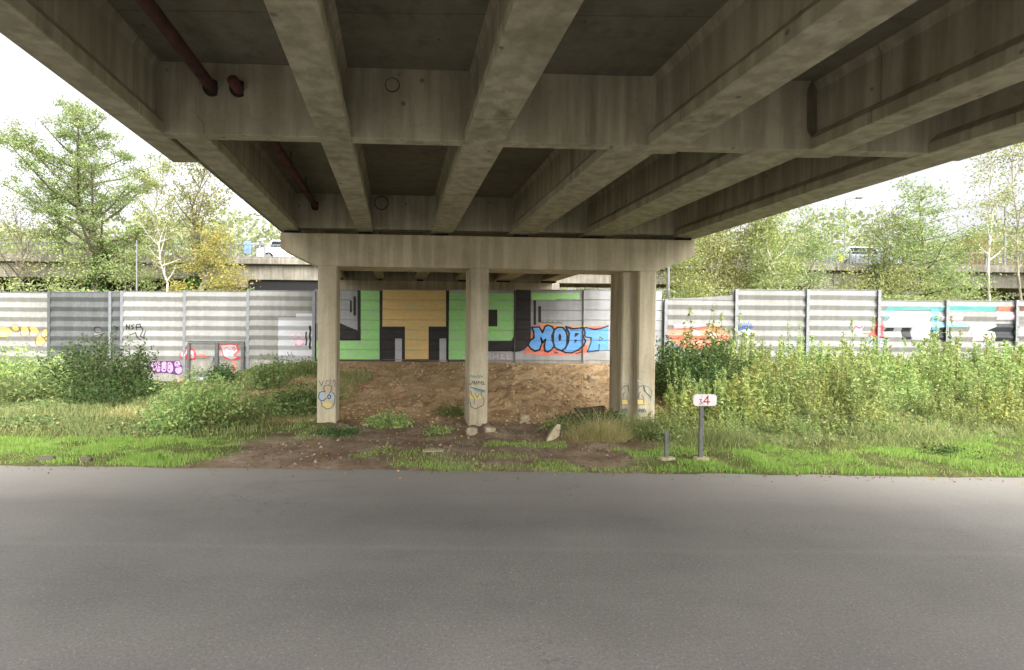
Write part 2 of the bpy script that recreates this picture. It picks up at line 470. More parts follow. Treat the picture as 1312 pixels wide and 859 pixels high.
# road
m, n, l, b = new_mat('asphalt')
p = pos(n, l)
base = ramp(n, l, noise(n, l, pos(n, l, (0.18, 0.9, 1)), 0.7, 5, 0.6), [(0.3, lin(103, 100, 95)), (0.7, lin(115, 112, 106))])
grit = ramp(n, l, noise(n, l, p, 34, 8, 0.85), [(0.3, (0.45, 0.45, 0.45)), (0.5, (1, 1, 1)), (0.7, (1.45, 1.43, 1.4))])
c = mixc(n, l, 0.85, base, grit, 'MULTIPLY')
patch = ramp(n, l, noise(n, l, p, 0.45, 4, 0.6), [(0.38, (0.88, 0.88, 0.88)), (0.6, (1.05, 1.05, 1.05))])
c = mixc(n, l, 1.0, c, patch, 'MULTIPLY')
sx = n.new('ShaderNodeSeparateXYZ'); l.new(p, sx.inputs[0])
def band(y0, w, wob=0.25):
    a = n.new('ShaderNodeMath'); a.operation = 'SUBTRACT'; l.new(sx.outputs[1], a.inputs[0]); a.inputs[1].default_value = y0
    w2 = n.new('ShaderNodeMath'); w2.operation = 'MULTIPLY_ADD'
    l.new(noise(n, l, pos(n, l, (0.6, 0.6, 1)), 1.0, 2), w2.inputs[0]); w2.inputs[1].default_value = wob; w2.inputs[2].default_value = -wob / 2
    s2 = n.new('ShaderNodeMath'); s2.operation = 'ADD'; l.new(a.outputs[0], s2.inputs[0]); l.new(w2.outputs[0], s2.inputs[1])
    ab = n.new('ShaderNodeMath'); ab.operation = 'ABSOLUTE'; l.new(s2.outputs[0], ab.inputs[0])
    mr = n.new('ShaderNodeMapRange'); mr.inputs[1].default_value = 0; mr.inputs[2].default_value = w; mr.inputs[3].default_value = 1; mr.inputs[4].default_value = 0
    l.new(ab.outputs[0], mr.inputs[0]); return mr.outputs[0]
def scaled(o, k):
    a = n.new('ShaderNodeMath'); a.operation = 'MULTIPLY'; l.new(o, a.inputs[0]); a.inputs[1].default_value = k; return a.outputs[0]
c = mixc(n, l, scaled(band(5.85, 0.10, 0.12), 0.10), c, lin(150, 147, 140))       # worn paving seam
c = mixc(n, l, scaled(band(8.8, 2.2, 0.5), 0.62), c, lin(150, 144, 135))           # dust along the edge, plus painted brightening of the dim far road
c = mixc(n, l, scaled(band(7.2, 0.5, 0.3), 0.16), c, lin(84, 82, 78))             # wheel track
c = mixc(n, l, scaled(band(4.6, 0.6, 0.3), 0.12), c, lin(84, 82, 78))
vo = n.new('ShaderNodeTexVoronoi'); vo.inputs['Scale'].default_value = 55; l.new(p, vo.inputs['Vector'])
sepc = n.new('ShaderNodeSeparateColor'); l.new(vo.outputs['Color'], sepc.inputs[0])
vm = n.new('ShaderNodeMapRange'); vm.inputs[1].default_value = 0.86; vm.inputs[2].default_value = 1.0; vm.inputs[3].default_value = 0; vm.inputs[4].default_value = 0.45; l.new(sepc.outputs[0], vm.inputs[0])
vd = n.new('ShaderNodeMapRange'); vd.inputs[1].default_value = 0.2; vd.inputs[2].default_value = 0.45; vd.inputs[3].default_value = 1; vd.inputs[4].default_value = 0; l.new(vo.outputs['Distance'], vd.inputs[0])
pm = n.new('ShaderNodeMath'); pm.operation = 'MULTIPLY'; l.new(vm.outputs[0], pm.inputs[0]); l.new(vd.outputs[0], pm.inputs[1])
c = mixc(n, l, pm.outputs[0], c, lin(176, 172, 162))                              # pale stones in the surface
st = ramp(n, l, noise(n, l, pos(n, l, (0.35, 1.1, 1)), 1.1, 6, 0.7, 0.6), [(0.56, (0, 0, 0)), (0.7, (0.28, 0.28, 0.28))])
c = mixc(n, l, st, c, lin(82, 79, 75))                                            # oil and tyre stains
wv = noise(n, l, pos(n, l, (0.5, 0.5, 1)), 1.3, 5, 0.6)
ck = ramp(n, l, wv, [(0.497, (0, 0, 0)), (0.5, (0.5, 0.5, 0.5)), (0.503, (0, 0, 0))])
ckm = ramp(n, l, noise(n, l, p, 0.35, 2), [(0.52, (0, 0, 0)), (0.6, (1, 1, 1))])
c = mixc(n, l, mixc(n, l, 1.0, ck, ckm, 'MULTIPLY'), c, lin(66, 63, 60))           # hairline cracks
l.new(c, b.inputs['Base Color']); b.inputs['Roughness'].default_value = 0.85
bump(n, l, b, noise(n, l, p, 70, 5, 0.8), 0.5, 0.008)
road = MB()
ex = np.linspace(-40, 40, 1001)
ey = 9.06 + 0.045 * fbm(ex * 1.3, ex * 0, 81, 5)
vs = [(-400, -30, 0), (-400, 9.06, 0)] + [(x, y, 0) for x, y in zip(ex, ey)] + [(400, 9.06, 0), (400, -30, 0)]
road.add(vs, [tuple(range(len(vs)))[::-1]])
ro = road.build('road', m, origin=(0, 0, 0)); tag(ro, kind='structure')

# ------------------------------------------------------------------ overpass
SK = -0.2256
def B(s, Y, z): return Vector((s + SK * (Y - 13.4), Y, z))
def s_of(px, py, Y):
    q = at(px, py, Y); return q.x - SK * (Y - 13.4)
def YP(s, Y=13.45): return Y + 0.04 * s          # pier line, slightly turned
bridge = thing('overpass_bridge', 'concrete girder overpass on square columns crossing above the road', 'bridge', (0, 13.4, 0))
ZB, ZS = 5.05, 6.0
def section(sl, sr):
    w = sr - sl; t = min(0.11, w * 0.24)
    return [(sl, ZB), (sr, ZB), (sr, ZB + 0.15), (sr - t, ZB + 0.27), (sr - t, ZS - 0.12), (sr - t + 0.06, ZS + 0.02), (sl + t - 0.06, ZS + 0.02), (sl + t, ZS - 0.12), (sl + t, ZB + 0.27), (sl, ZB + 0.15)]
def pxs(x): return s_of(x, 299, 13.4)
far_g = [(361, 383), (457, 478), (553, 581), (654, 688), (752, 792), (871, 907)]
near_g = [(338, 357), (457, 478), (553, 579), (676, 703), (789, 815), (874, 911)]
far_s = [(pxs(a), pxs(c)) for a, c in far_g]
near_s = [(pxs(a), pxs(c)) for a, c in near_g]
YM = 7.13
for (sl, sr) in near_s:
    sec = section(sl, sr)
    y1 = YM + 0.04 * sl + 0.2 + (0.9 if sl < -6 else 0)
    MB().prism([B(s, -2.0, z) for s, z in sec], [B(s, y1, z) for s, z in sec]).build('girder', M_beam, bridge, bevel=0.012)
for (sl, sr) in far_s:
    sec = section(sl, sr)
    y0 = YM + 0.04 * sl - 0.1
    MB().prism([B(s, y0, z + 0.002) for s, z in sec], [B(s, YP(s, 13.98), z + 0.002) for s, z in sec]).build('girder', M_beam, bridge, bevel=0.012)
for (sl, sr) in far_s:            # the next span, seen through the columns
    sec = section(sl, sr)
    MB().prism([B(s, YP(s, 14.06), z) for s, z in sec], [B(s, 26.6, z) for s, z in sec]).build('girder', M_beam, bridge, bevel=0.012)
# diaphragms between girders
for i in range(5):
    for (Sn, Ya, th, zb, xx) in ((near_s, 7.03, 0.21, ZB + 0.01, 0.02), (far_s, 13.5, 0.3, ZB + 0.06, 0.0), (far_s, 26.0, 0.3, 4.968, 0.0)):
        a = Sn[i][1] - 0.12; c = Sn[i + 1][0] + 0.12
        if Sn is near_s: a = min(near_s[i][1], far_s[i][1]) - 0.125; c = max(near_s[i + 1][0], far_s[i + 1][0]) + 0.125
        y0, y1 = Ya + 0.04 * a, Ya + 0.04 * c
        pts = [(a, y0), (c, y1), (c, y1 + th), (a, y0 + th)]
        MB().prism([B(s, y, zb) for s, y in pts], [B(s, y, ZS + 0.015) for s, y in pts]).build('diaphragm', M_beam, bridge, bevel=0.01)
# deck slab in panels, kerb parapets
s0, s1 = near_s[0][0] - 0.75, near_s[-1][1] + 0.75
for (ya, yb) in ((-2.0, 13.98), (14.06, 27.2)):
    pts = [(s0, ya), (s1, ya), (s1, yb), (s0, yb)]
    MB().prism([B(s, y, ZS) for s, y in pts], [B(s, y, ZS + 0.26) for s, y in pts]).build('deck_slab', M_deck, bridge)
    for (sa, sb) in ((s0 - 0.02, s0 + 0.28), (s1 - 0.28, s1 + 0.02)):
        pts = [(sa, ya), (sb, ya), (sb, yb), (sa, yb)]
        MB().prism([B(s, y, ZS + 0.262) for s, y in pts], [B(s, y, ZS + 1.05) for s, y in pts]).build('parapet', M_viad, bridge)
# pier caps
def cap(Ybase, sL, sR, kneeL, kneeR, zt, zb, zl, zr, depth):
    prof = [(sL, zt), (sL, zl), (kneeL, zb), (kneeR, zb), (sR, zr), (sR, zt)]
    a = [B(s, YP(s, Ybase), z) for s, z in prof]
    c = [B(s, YP(s, Ybase) + depth, z) for s, z in prof]
    MB().prism(a, c).build('pier_cap', M_pier, bridge, bevel=0.02)
Y1 = 13.45
def zp(px, py, Y): return at(px, py, Y).z
ytl, ytr = YP(-6, Y1), YP(4.8, Y1)
sL, sR = s_of(359, 310, ytl), s_of(891, 318, ytr)
kL, kR = s_of(405, 342, YP(-5.1, Y1)), s_of(842, 346, YP(3.8, Y1))
ZC, ZCB = 4.965, 4.12
cap(Y1, sL, sR, kL, kR, ZC, ZCB, 4.57, 4.56, 1.05)
cap(26.0, sL, sR, kL, kR, ZC, ZCB, 4.57, 4.56, 1.1)
for sl, sr in far_s:              # bearings under the girder ends
    c0 = (sl + sr) / 2
    MB().prism([B(s, y, ZC + 0.001) for s, y in ((sl, 26.1), (sr, 26.1), (sr, 26.5), (sl, 26.5))], [B(s, y, ZB - 0.001) for s, y in ((sl, 26.1), (sr, 26.1), (sr, 26.5), (sl, 26.5))]).build('bearing', M_rubber, bridge)
    for yb in (13.62, 14.2):
        pts = [(c0 - 0.17, yb), (c0 + 0.17, yb), (c0 + 0.17, yb + 0.26), (c0 - 0.17, yb + 0.26)]
        MB().prism([B(s, YP(s, y), ZC + 0.001) for s, y in pts], [B(s, YP(s, y), ZB - 0.001) for s, y in pts]).build('bearing', M_rubber, bridge)
# columns (chamfered shafts)
def shaft(sl, sr, Yf, depth, zbot=-0.6, ztop=ZCB - 0.001):
    ch = 0.035
    pl = [(sl + ch, 0), (sr - ch, 0), (sr, ch), (sr, depth - ch), (sr - ch, depth), (sl + ch, depth), (sl, depth - ch), (sl, ch)]
    f = lambda z: [B(s, YP(s, Yf) + d, z) for s, d in pl]
    mb = MB(); mb.prism(f(zbot), f(ztop))
    return mb
YC = Y1 + 0.004
cpx = [(406.5, 431), (601.5, 626)]
cols = []
for a, c in cpx:
    sl, sr = s_of(a, 440, YP(0, Y1) + (a - 656) / 49 * 0.04), s_of(c, 440, YP(0, Y1) + (a - 656) / 49 * 0.04)
    cols.append((shaft(sl, sr, YC, 0.82).build('pier_column', M_pier, bridge), YP((sl + sr) / 2, YC)))
# third leg: two shafts standing side by side, the left one set back
yl = YP(3.4, Y1)
sa, sb, sc = s_of(797, 440, yl + 0.22), s_of(817.5, 440, yl), s_of(841, 440, yl)
mbA = shaft(sa, sb + 0.08, YC + 0.25, 0.8)
colA = mbA.build('pier_column', M_pier, bridge)
colB = shaft(sb, sc, YC, 0.82).build('pier_column', M_pier, bridge)
for px_ in (420, 614, 825):
    s_c = s_of(px_, 440, YP(0, Y1))
    shaft(s_c - 0.26, s_c + 0.26, 26.05, 0.8, -0.2).build('pier_column', M_pier, bridge)
# round capped inserts on the diaphragms
for px_, py_, Yd, rr in ((503, 115, 7.03, 0.085), (489, 262, 13.5, 0.16), (703, 296, 13.5, 0.05)):
    s_ = s_of(px_, py_, Yd); q = B(s_, Yd + 0.04 * s_, zp(px_, py_, Yd))
    mb = MB()
    nrm = Vector((0.04, -1, 0)).normalized()
    mb.tube([q - nrm * 0.03, q + nrm * 0.02], [rr, rr], 20)
    ring = mb.build('pipe_cap', M_beam, bridge)
    k = 24; rm = MB()
    for i in range(k):
        a0, a1 = 2 * math.pi * i / k, 2 * math.pi * (i + 1) / k
        def rp(a, r, d): return q + Vector((math.cos(a) * r, 0, math.sin(a) * r)) + nrm * d
        rm.hexa([rp(a0, rr + 0.002, 0), rp(a1, rr + 0.002, 0), rp(a1, rr * 1.14, 0), rp(a0, rr * 1.14, 0), rp(a0, rr + 0.002, 0.012), rp(a1, rr + 0.002, 0.012), rp(a1, rr * 1.14, 0.012), rp(a0, rr * 1.14, 0.012)])
    rm.build('collar', M_hole, ring)

# drain pipes
def drain(s, z, ya, yb, label, flanges, holes):
    q0, q1 = B(s, ya, z), B(s, yb, z)
    t = thing('drain_pipe', label, 'pipe', q0, 'red drain pipes under the deck')
    MB().tube([q0, q1], [0.075, 0.075], 14).build('pipe', M_pipe, t, smooth=True)
    for y in flanges:
        MB().tube([B(s, y, z), B(s, y + 0.07, z)], [0.092, 0.092], 14).build('flange', M_pipe if y > 6.3 else M_steel, t)
    for y in flanges[::1]:
        MB().box(B(s, y + 0.25, z).x - 0.012, B(s, y + 0.25, z).x + 0.012, y + 0.24, y + 0.28, z + 0.07, ZS).build('hanger', M_steel_dk, t)
    for y in holes:
        y = y + 0.04 * s
        MB().tube([B(s, y - 0.012, z), B(s, y + 0.01, z)], [0.115, 0.115], 18).build('sleeve', M_hole, t)
sp1, sp2 = s_of(268, 108, 6.7), s_of(302, 108, 6.7)
zpipe = zp(268, 108, 6.7)
drain(sp1, zpipe, -1.9, 6.85, 'rusty red drain pipe running toward the viewer along the left bay', [1.2, 3.0, 4.6], [7.03])
drain(sp2, zpipe, 6.6, 13.3, 'rusty red drain pipe beyond the cross beam, ending at the pier', [8.2, 9.9, 11.6], [7.03, 13.5])

# ------------------------------------------------------------------ noise barriers
def WY(X): return 22.0 - 0.03 * X
def wx(px):
    k = (px - 656) / 656.0
    return k * 22.0 / (1 + 0.03 * k)
PITCHW = 0.43
def clip(poly, ax, v, keep_gt):
    out = []
    n_ = len(poly)
    for i in range(n_):
        a, c = poly[i], poly[(i + 1) % n_]
        ia, ic = (a[ax] >= v) == keep_gt, (c[ax] >= v) == keep_gt
        if ia: out.append(a)
        if ia != ic:
            t = (v - a[ax]) / (c[ax] - a[ax])
            out.append((a[0] + t * (c[0] - a[0]), a[1] + t * (c[1] - a[1])))
    return out
CORR = [(0.0, 0.0), (0.02, 0.0), (0.19, 0.072), (0.215, 0.075), (0.40, 0.01), (0.43, 0.0)]
FLAT = [(0.0, -0.05), (0.012, -0.05), (0.014, 0.0), (0.418, 0.0), (0.420, -0.05), (0.43, -0.05)]
bays = []      # x0, x1, y, ztop, rows, zbot, kind
def plank_mesh(w, prof, mat):
    mb = MB()
    pr = [(0.075, prof[0][0])] + [(-o, z) for z, o in prof] + [(0.075, prof[-1][0])]
    mb.prism([(-w / 2, y, z) for y, z in pr], [(w / 2, y, z) for y, z in pr])
    me_ = bpy.data.meshes.new('plank')
    me_.from_pydata(mb.v, [], mb.f); me_.materials.append(mat); me_.update()
    return me_
def barrier(name, label, pxb, tops, rows, kinds, post_skip=()):
    cx_ = wx(sum(pxb) / len(pxb))
    root = thing(name, label, 'noise barrier', (cx_, WY(cx_), h1(cx_, WY(cx_))))
    for i in range(len(pxb) - 1):
        x0, x1 = wx(pxb[i]), wx(pxb[i + 1])
        y = WY((x0 + x1) / 2)
        zt = tops[i]
        kind = kinds[i]
        prof = FLAT if kind == 'flat' else CORR
        mat = {'flat': M_plank_m, 'corr': M_plank, 'slate': M_plank_d}[kind]
        gap = 0.016 if kind == 'flat' else 0.04
        pm = plank_mesh(x1 - x0 - gap, prof, mat)
        for k in range(rows[i]):
            o = bpy.data.objects.new('plank', pm); col.objects.link(o)
            place(o, ((x0 + x1) / 2, y + 0.004 * math.sin(k * 7.3 + i * 3.1), zt - (k + 1) * PITCHW), root)
            if kind != 'flat': o.rotation_euler = (0, 0.0012 * math.sin(k * 5 + i), 0)
        zb = zt - rows[i] * PITCHW
        MB().box(x0 + 0.02, x1 - 0.02, y + 0.0, y + 0.1, -1.2, zb - 0.006).build('plinth', M_plinth, root)
        bays.append((x0, x1, y, zt, rows[i], zb, prof))
        # cap strip along the top
        MB().box(x0 + 0.03, x1 - 0.03, y - 0.03, y + 0.09, zt + 0.002, zt + 0.022).build('coping', M_steel if kind != 'flat' else M_plank_m, root)
    for i, px_ in enumerate(pxb):
        if i in post_skip: continue
        x = wx(px_); y = WY(x); zt = max(tops[max(i - 1, 0)], tops[min(i, len(tops) - 1)]) + 0.02
        flat = kinds[min(i, len(kinds) - 1)] == 'flat' and kinds[max(i - 1, 0)] == 'flat'
        mb = MB()
        if flat:
            mb.box(x - 0.035, x + 0.035, y + 0.012, y + 0.16, -1.2, zt - 0.03)
        else:
            mb.box(x - 0.06, x + 0.06, y - 0.115, y - 0.1, -1.2, zt)       # front flange, web, back flange
            mb.box(x - 0.012, x + 0.012, y - 0.1, y + 0.12, -1.2, zt)
            mb.box(x - 0.09, x + 0.09, y + 0.12, y + 0.14, -1.2, zt)
        mb.build('post', P_black if flat and px_ in (490, 575) else M_plank_m if flat else M_steel_dk if px_ == 65 else M_steel, root)
    return root
def top_at(px, py):
    x = wx(px); return at(px, py, WY(x)).z
Lp = [-300, -205, -110, -20, 65, 143, 158, 238, 319, 403]
wall_l = barrier('noise_barrier', 'grey ribbed noise barrier with small graffiti tags on the left of the columns', Lp,
                 [top_at((Lp[i] + Lp[i + 1]) / 2, 375 - max(0, Lp[i]) * 0.006) for i in range(9)], [7] * 9,
                 ['corr'] * 4 + ['slate'] * 2 + ['corr'] * 3)
Mp = [403, 490, 575, 660, 747, 848]
wall_m = barrier('noise_barrier', 'flat panel noise barrier with green and orange block letter mural behind the columns', Mp,
                 [top_at((Mp[i] + Mp[i + 1]) / 2, 372) for i in range(5)], [7] * 5, ['flat'] * 5, (0, 5))
Rp = [852, 942, 1033, 1124, 1211, 1300, 1390, 1480, 1570]
wall_r = barrier('noise_barrier', 'ribbed noise barrier half hidden by tall weeds on the right of the columns', Rp,
                 [top_at(897, 384.5), top_at(987, 372), top_at(1078, 372), top_at(1167, 386), top_at(1255, 386), top_at(1345, 386), top_at(1435, 386), top_at(1525, 386)],
                 [6, 7, 7, 6, 6, 6, 6, 6], ['corr'] * 8)
# warped pale strip standing up from the lower bay
xa, xb = wx(857), wx(939); yw = WY((xa + xb) / 2)
mb = MB(); N = 10
lo = [(xa + (xb - xa) * t, top_at(897, 384.5) + 0.024) for t in np.linspace(0, 1, N)]
hi = [(x, z + 0.03 + 0.16 * (i / (N - 1)) ** 1.6) for i, (x, z) in enumerate(lo)]
loop = lo + hi[::-1]
mb.prism([(x, yw - 0.02, z) for x, z in loop], [(x, yw + 0.02, z) for x, z in loop])
tag(mb.build('warped_strip', M_plank, wall_r), 'pale strip bent upward on top of the lower bay')

# service door in the left barrier (two leaves in a frame)
def wpt(px, py, off=0.0):
    x = wx(px); q = at(px, py, WY(x)); return Vector((q.x, WY(x) - off, q.z))
mb = MB()
def bar(x0, x1, y0, y1, off0=0.12, off1=0.2):
    a, c = wpt(x0, y0), wpt(x1, y1)
    yy = WY((a.x + c.x) / 2)
    mb.box(a.x, c.x, yy - off1, yy - off0, c.z, a.z)
bar(243.5, 315, 436.5, 439.5); bar(278.5, 282, 439.5, 490); bar(243.5, 246, 439.6, 490); bar(312, 315, 439.6, 490); bar(246.2, 278.4, 474.5, 477)
tag(mb.build('door_frame', M_steel_dk, wall_l), 'dark frame of the double service door')
MB().box(wpt(274, 460).x, wpt(277, 460).x, WY(-12.5) - 0.23, WY(-12.5) - 0.12, wpt(274, 462).z, wpt(274, 458).z).build('door_handle', M_steel, wall_l)

# ---- painted lettering, laid on the planks and following their ribs
class Paint:
    def __init__(s): s.mb = MB(); s.mats = []; s.layer = 0
    def mi(s, m):
        if m not in s.mats: s.mats.append(m)
        return s.mats.index(m)
    def poly(s, pts, m, layer=None):
        lay = s.layer if layer is None else layer
        P = []
        for px, py in pts:
            q = wpt(px, py); P.append((q.x, q.z))
        for (x0, x1, y, zt, rows, zb, prof) in bays:
            Q = clip(clip(P, 0, x0 + 0.006, True), 0, x1 - 0.006, False) if len(P) > 2 else []
            if len(Q) < 3: continue
            strips = []
            for k in range(rows):
                z0 = zt - (k + 1) * PITCHW
                for (za, oa), (zb_, ob) in zip(prof[:-1], prof[1:]):
                    strips.append((z0 + za, z0 + zb_, oa, ob))
            strips.append((-1.0, zb - 0.02, 0.0, 0.0))
            for (za, zc, oa, oc) in strips:
                R = clip(clip(Q, 1, za, True), 1, zc, False) if len(Q) > 2 else []
                if len(R) < 3: continue
                e = 0.008 + lay * 0.0022
                vs = [(x, y - (oa + (oc - oa) * (z - za) / (zc - za)) - e, z) for x, z in R]
                s.mb.add(vs, [tuple(range(len(vs)))], s.mi(m))
    def line(s, pts, w, m, layer=None, closed=False):
        if closed: pts = list(pts) + [pts[0]]
        for (ax, ay), (bx, by) in zip(pts[:-1], pts[1:]):
            dx, dy = bx - ax, by - ay; L = math.hypot(dx, dy)
            if L < 1e-6: continue
            dx, dy = dx / L, dy / L; h = w / 2
            nx_, ny_ = -dy * h, dx * h; ex_, ey_ = dx * h * 0.6, dy * h * 0.6
            s.poly([(ax + nx_ - ex_, ay + ny_ - ey_), (bx + nx_ + ex_, by + ny_ + ey_), (bx - nx_ + ex_, by - ny_ + ey_), (ax - nx_ - ex_, ay - ny_ - ey_)], m, layer)
    def build(s, name, label, parent):
        if not s.mb.f: return
        return tag(s.mb.build(name, s.mats, parent), label)
def rect(x0, y0, x1, y1): return [(x0, y0), (x1, y0), (x1, y1), (x0, y1)]
def oval(cx, cy, rx, ry, k=18, rot=0):
    out = []
    for i in range(k):
        a = 2 * math.pi * i / k; x, y = rx * math.cos(a), ry * math.sin(a)
        out.append((cx + x * math.cos(rot) - y * math.sin(rot), cy + x * math.sin(rot) + y * math.cos(rot)))
    return out

# mural: J
P = Paint()
P.poly(rect(404, 415, 406, 463), P_black)
P.poly([(435 - 28, 414), (435, 414), (458.5, 424), (458.5, 436.5), (407, 436.5)], P_black)
P.poly(rect(458, 371, 462.2, 436.5), P_black)
P.poly(rect(462, 371, 486.2, 437), P_green)
P.poly(rect(406, 437, 486.2, 460.8), P_green)
P.poly(rect(406, 460.8, 486.2, 463.2), P_black)
P.poly(rect(448.4, 385.5, 450.7, 400.5), P_black, 1); P.poly(rect(452.8, 380, 456, 404.5), P_black, 1)
P.build('mural_letter', 'big green letter J with black shadow', wall_m)
# T
P = Paint()
P.poly(rect(486, 371, 490.2, 463.5), P_black)
P.poly(rect(490, 371, 571.3, 418.6), P_orange)
P.poly(rect(519, 418.6, 549, 460.4), P_orange)
P.poly(rect(490, 418.6, 519, 463.5), P_black); P.poly(rect(549, 418.6, 571.3, 463.5), P_black)
P.poly(rect(519, 460.4, 549, 463.5), P_black)
P.poly(rect(506.5, 434, 515, 463.6), P_grey, 1); P.poly(rect(563, 434, 571.5, 463.6), P_grey, 1)
P.build('mural_letter', 'big orange letter T with black shadow', wall_m)
# P
P = Paint()
P.poly(rect(571.3, 371, 575, 463.5), P_black)
P.poly(rect(575, 384, 612, 460.8), P_green)
P.poly(rect(575, 371, 612, 384), P_grey); P.poly(rect(575, 376, 659, 386), P_green, 1)
P.poly(rect(575, 460.8, 612, 463.5), P_black)
arc = [(658.5 - 8 + 8 * math.cos(a), 428 + 9 * math.sin(a)) for a in np.linspace(0, math.pi / 2, 6)]
P.poly([(612, 384), (658.5, 384)] + arc + [(612, 437)], P_green)
P.poly(rect(618, 397, 637.2, 418.5), P_black, 2)
arc2 = [(680 - 18 + 18 * math.cos(a), 432 + 19 * math.sin(a)) for a in np.linspace(0, math.pi / 2, 7)]
P.poly([(658.5, 371), (680, 371)] + arc2 + [(656, 451), (656, 437), (658.5, 430)], P_black, 1)
P.poly(rect(612, 437, 656, 450.5), P_black, 1)
P.poly(rect(683.6, 385, 686.8, 416.5), P_black); P.poly(rect(689.6, 392.5, 693.2, 413), P_black)
P.poly(rect(681, 375.5, 712, 385), P_green); P.poly(rect(712, 375.5, 743, 383), P_green)
for (pts) in ([(632, 460), (632, 454), (635, 458), (638, 454), (638, 460)], [(642, 460), (642, 454), (645, 455), (642, 457), (646, 460)], [(650, 454), (650, 460), (654, 460)]):
    P.line(pts, 0.9, P_lav, 1)
P.build('mural_letter', 'big green letter P with black shadow', wall_m)

# blue MOBT piece   (coordinates read in a 10.93x enlargement)
def Z(pts, k=10.933, ox=670, oy=400): return [(ox + x / k, oy + y / k) for x, y in pts]
P = Paint()
P.poly(Z([(15, 575), (70, 450), (160, 200), (250, 160), (560, 190), (600, 260), (560, 480), (440, 600), (300, 610)]), P_red, 0)
P.poly(Z([(440, 600), (560, 480), (900, 460), (905, 520), (880, 590), (700, 600)]), P_red, 0)
P.poly(Z([(600, 230), (640, 195), (830, 200), (1190, 195), (1190, 260), (900, 260)]), P_red, 0)
P.line(Z([(250, 175), (330, 165), (420, 180), (560, 205), (600, 190)]), 1.3, P_yellow, 1)
P.line(Z([(700, 215), (840, 205), (930, 215)]), 1.2, P_yellow, 1)
Mo = [(125, 215), (230, 210), (275, 290), (310, 205), (350, 185), (405, 205), (440, 250), (405, 330), (410, 400), (440, 470), (400, 530), (350, 560), (310, 545), (300, 480), (318, 380), (280, 430), (250, 360), (268, 430), (235, 525), (170, 550), (110, 510), (75, 465), (100, 400), (155, 360), (150, 270)]
Oo = [(440, 245), (490, 215), (550, 215), (600, 260), (620, 340), (615, 450), (590, 510), (540, 540), (480, 520), (430, 480), (425, 330)]
Bo = [(600, 205), (700, 235), (850, 220), (870, 300), (840, 345), (875, 400), (850, 470), (780, 530), (690, 570), (600, 570), (545, 545), (600, 500), (640, 420), (650, 300)]
To = [(850, 235), (880, 215), (1000, 240), (1110, 225), (1195, 190), (1195, 530), (1060, 540), (900, 560), (950, 430), (955, 360), (880, 350), (850, 300)]
for shp in (To, Bo, Oo, Mo):
    P.poly(Z(shp), P_blue, 2 if shp is To else 3 if shp is Bo else 5 if shp is Oo else 7)
    P.line(Z(shp) if shp is not To else Z(To[6:] + To[:5]), 2.0 if shp is not To else 1.3, P_black2, {id(To): 2.6, id(Bo): 4, id(Oo): 6, id(Mo): 8}[id(shp)], shp is not To)
P.poly(Z(oval(517, 355, 20, 52)), P_black2, 8); P.poly(Z(oval(422, 380, 15, 15)), P_black2, 9)
P.poly(Z([(735, 290), (795, 300), (745, 345), (720, 345)]), P_black2, 8); P.poly(Z([(730, 385), (765, 395), (715, 445)]), P_black2, 8)
P.poly(Z([(1070, 340), (1120, 375), (1070, 405)]), P_black2, 8); P.poly(Z([(1074, 356), (1100, 375), (1074, 394)]), P_yellow, 9)
P.line(Z([(1068, 450), (1060, 540)]), 1.0, P_black2, 8)
P.line(Z([(600, 205), (700, 235), (850, 220)]), 2.2, P_black2, 9); P.line(Z([(880, 215), (1000, 245), (1110, 225), (1190, 195)]), 1.6, P_black2, 9)
P.line(Z([(440, 560), (490, 575)]), 1.3, P_black2, 9); P.line(Z([(740, 580), (820, 565)]), 1.3, P_black2, 9)
for i in range(12):
    x0 = 255 + i * 25
    P.line(Z([(x0, 150), (x0 + 8, 130 + 14 * (i % 3)), (x0 + 18, 158 - 10 * (i % 2))]), 0.7, P_inkg, 3)
P.build('graffiti', 'blue bubble letter graffiti reading MOBT with red orange halo', wall_m)

# left barrier: black tag, purple letters, red and white throw ups, violet scribble, yellow piece
P = Paint()
for pts in ([(163.5, 422), (164.5, 416), (167, 422), (168.5, 416)], [(173.5, 416), (170.5, 417.5), (173, 420), (170, 422)], [(176, 423), (177, 416), (181, 415.5), (183.5, 422)], [(176, 419.5), (183, 419.5)], [(184, 421), (182, 431), (186, 434), (187, 424)], [(170, 429), (175, 426.5), (178, 432)], [(177, 432), (181, 436)]):
    P.line(pts, 1.2, P_black2)
P.build('graffiti', 'black scrawled tag reading NSA', wall_l)
P = Paint()
P.poly(oval(126, 426, 5, 6), P_inkg, 0); P.line(oval(126, 423, 5, 4, 10), 1.0, P_black2, 1, True); P.line([(121, 431), (132, 428), (128, 434)], 1, P_black2, 1)
P.line([(148, 418), (152, 420), (150, 423)], 1.2, P_black2, 1)
P.build('graffiti', 'faint black scribble on the slate panel', wall_l)
P = Paint()
k = 9.37
letters = [(165, 370, 42, 62, 0.1), (215, 375, 38, 68, 0), (282, 375, 44, 68, 0.1), (350, 385, 44, 70, -0.1), (440, 345, 40, 42, 0.2), (455, 415, 44, 52, 0)]
P.poly(Z([(110, 330), (180, 300), (460, 300), (500, 380), (490, 450), (440, 475), (330, 455), (170, 448), (120, 400)], k, 180, 430), P_purple, 0)
for j, (x, y, rx, ry, ro_) in enumerate(letters):
    P.poly(Z(oval(x, y, rx, ry, 16, ro_), k, 180, 430), P_pink, 1 + (j % 2) * 0.6)
    P.line(Z(oval(x, y, rx, ry, 16, ro_), k, 180, 430), 0.8, P_purple, 3, True)
for (x, y) in ((160, 345), (205, 350), (285, 410), (348, 345), (345, 410), (435, 330)):
    P.poly(Z(oval(x, y, 12, 10, 8), k, 180, 430), P_purple, 3.6)
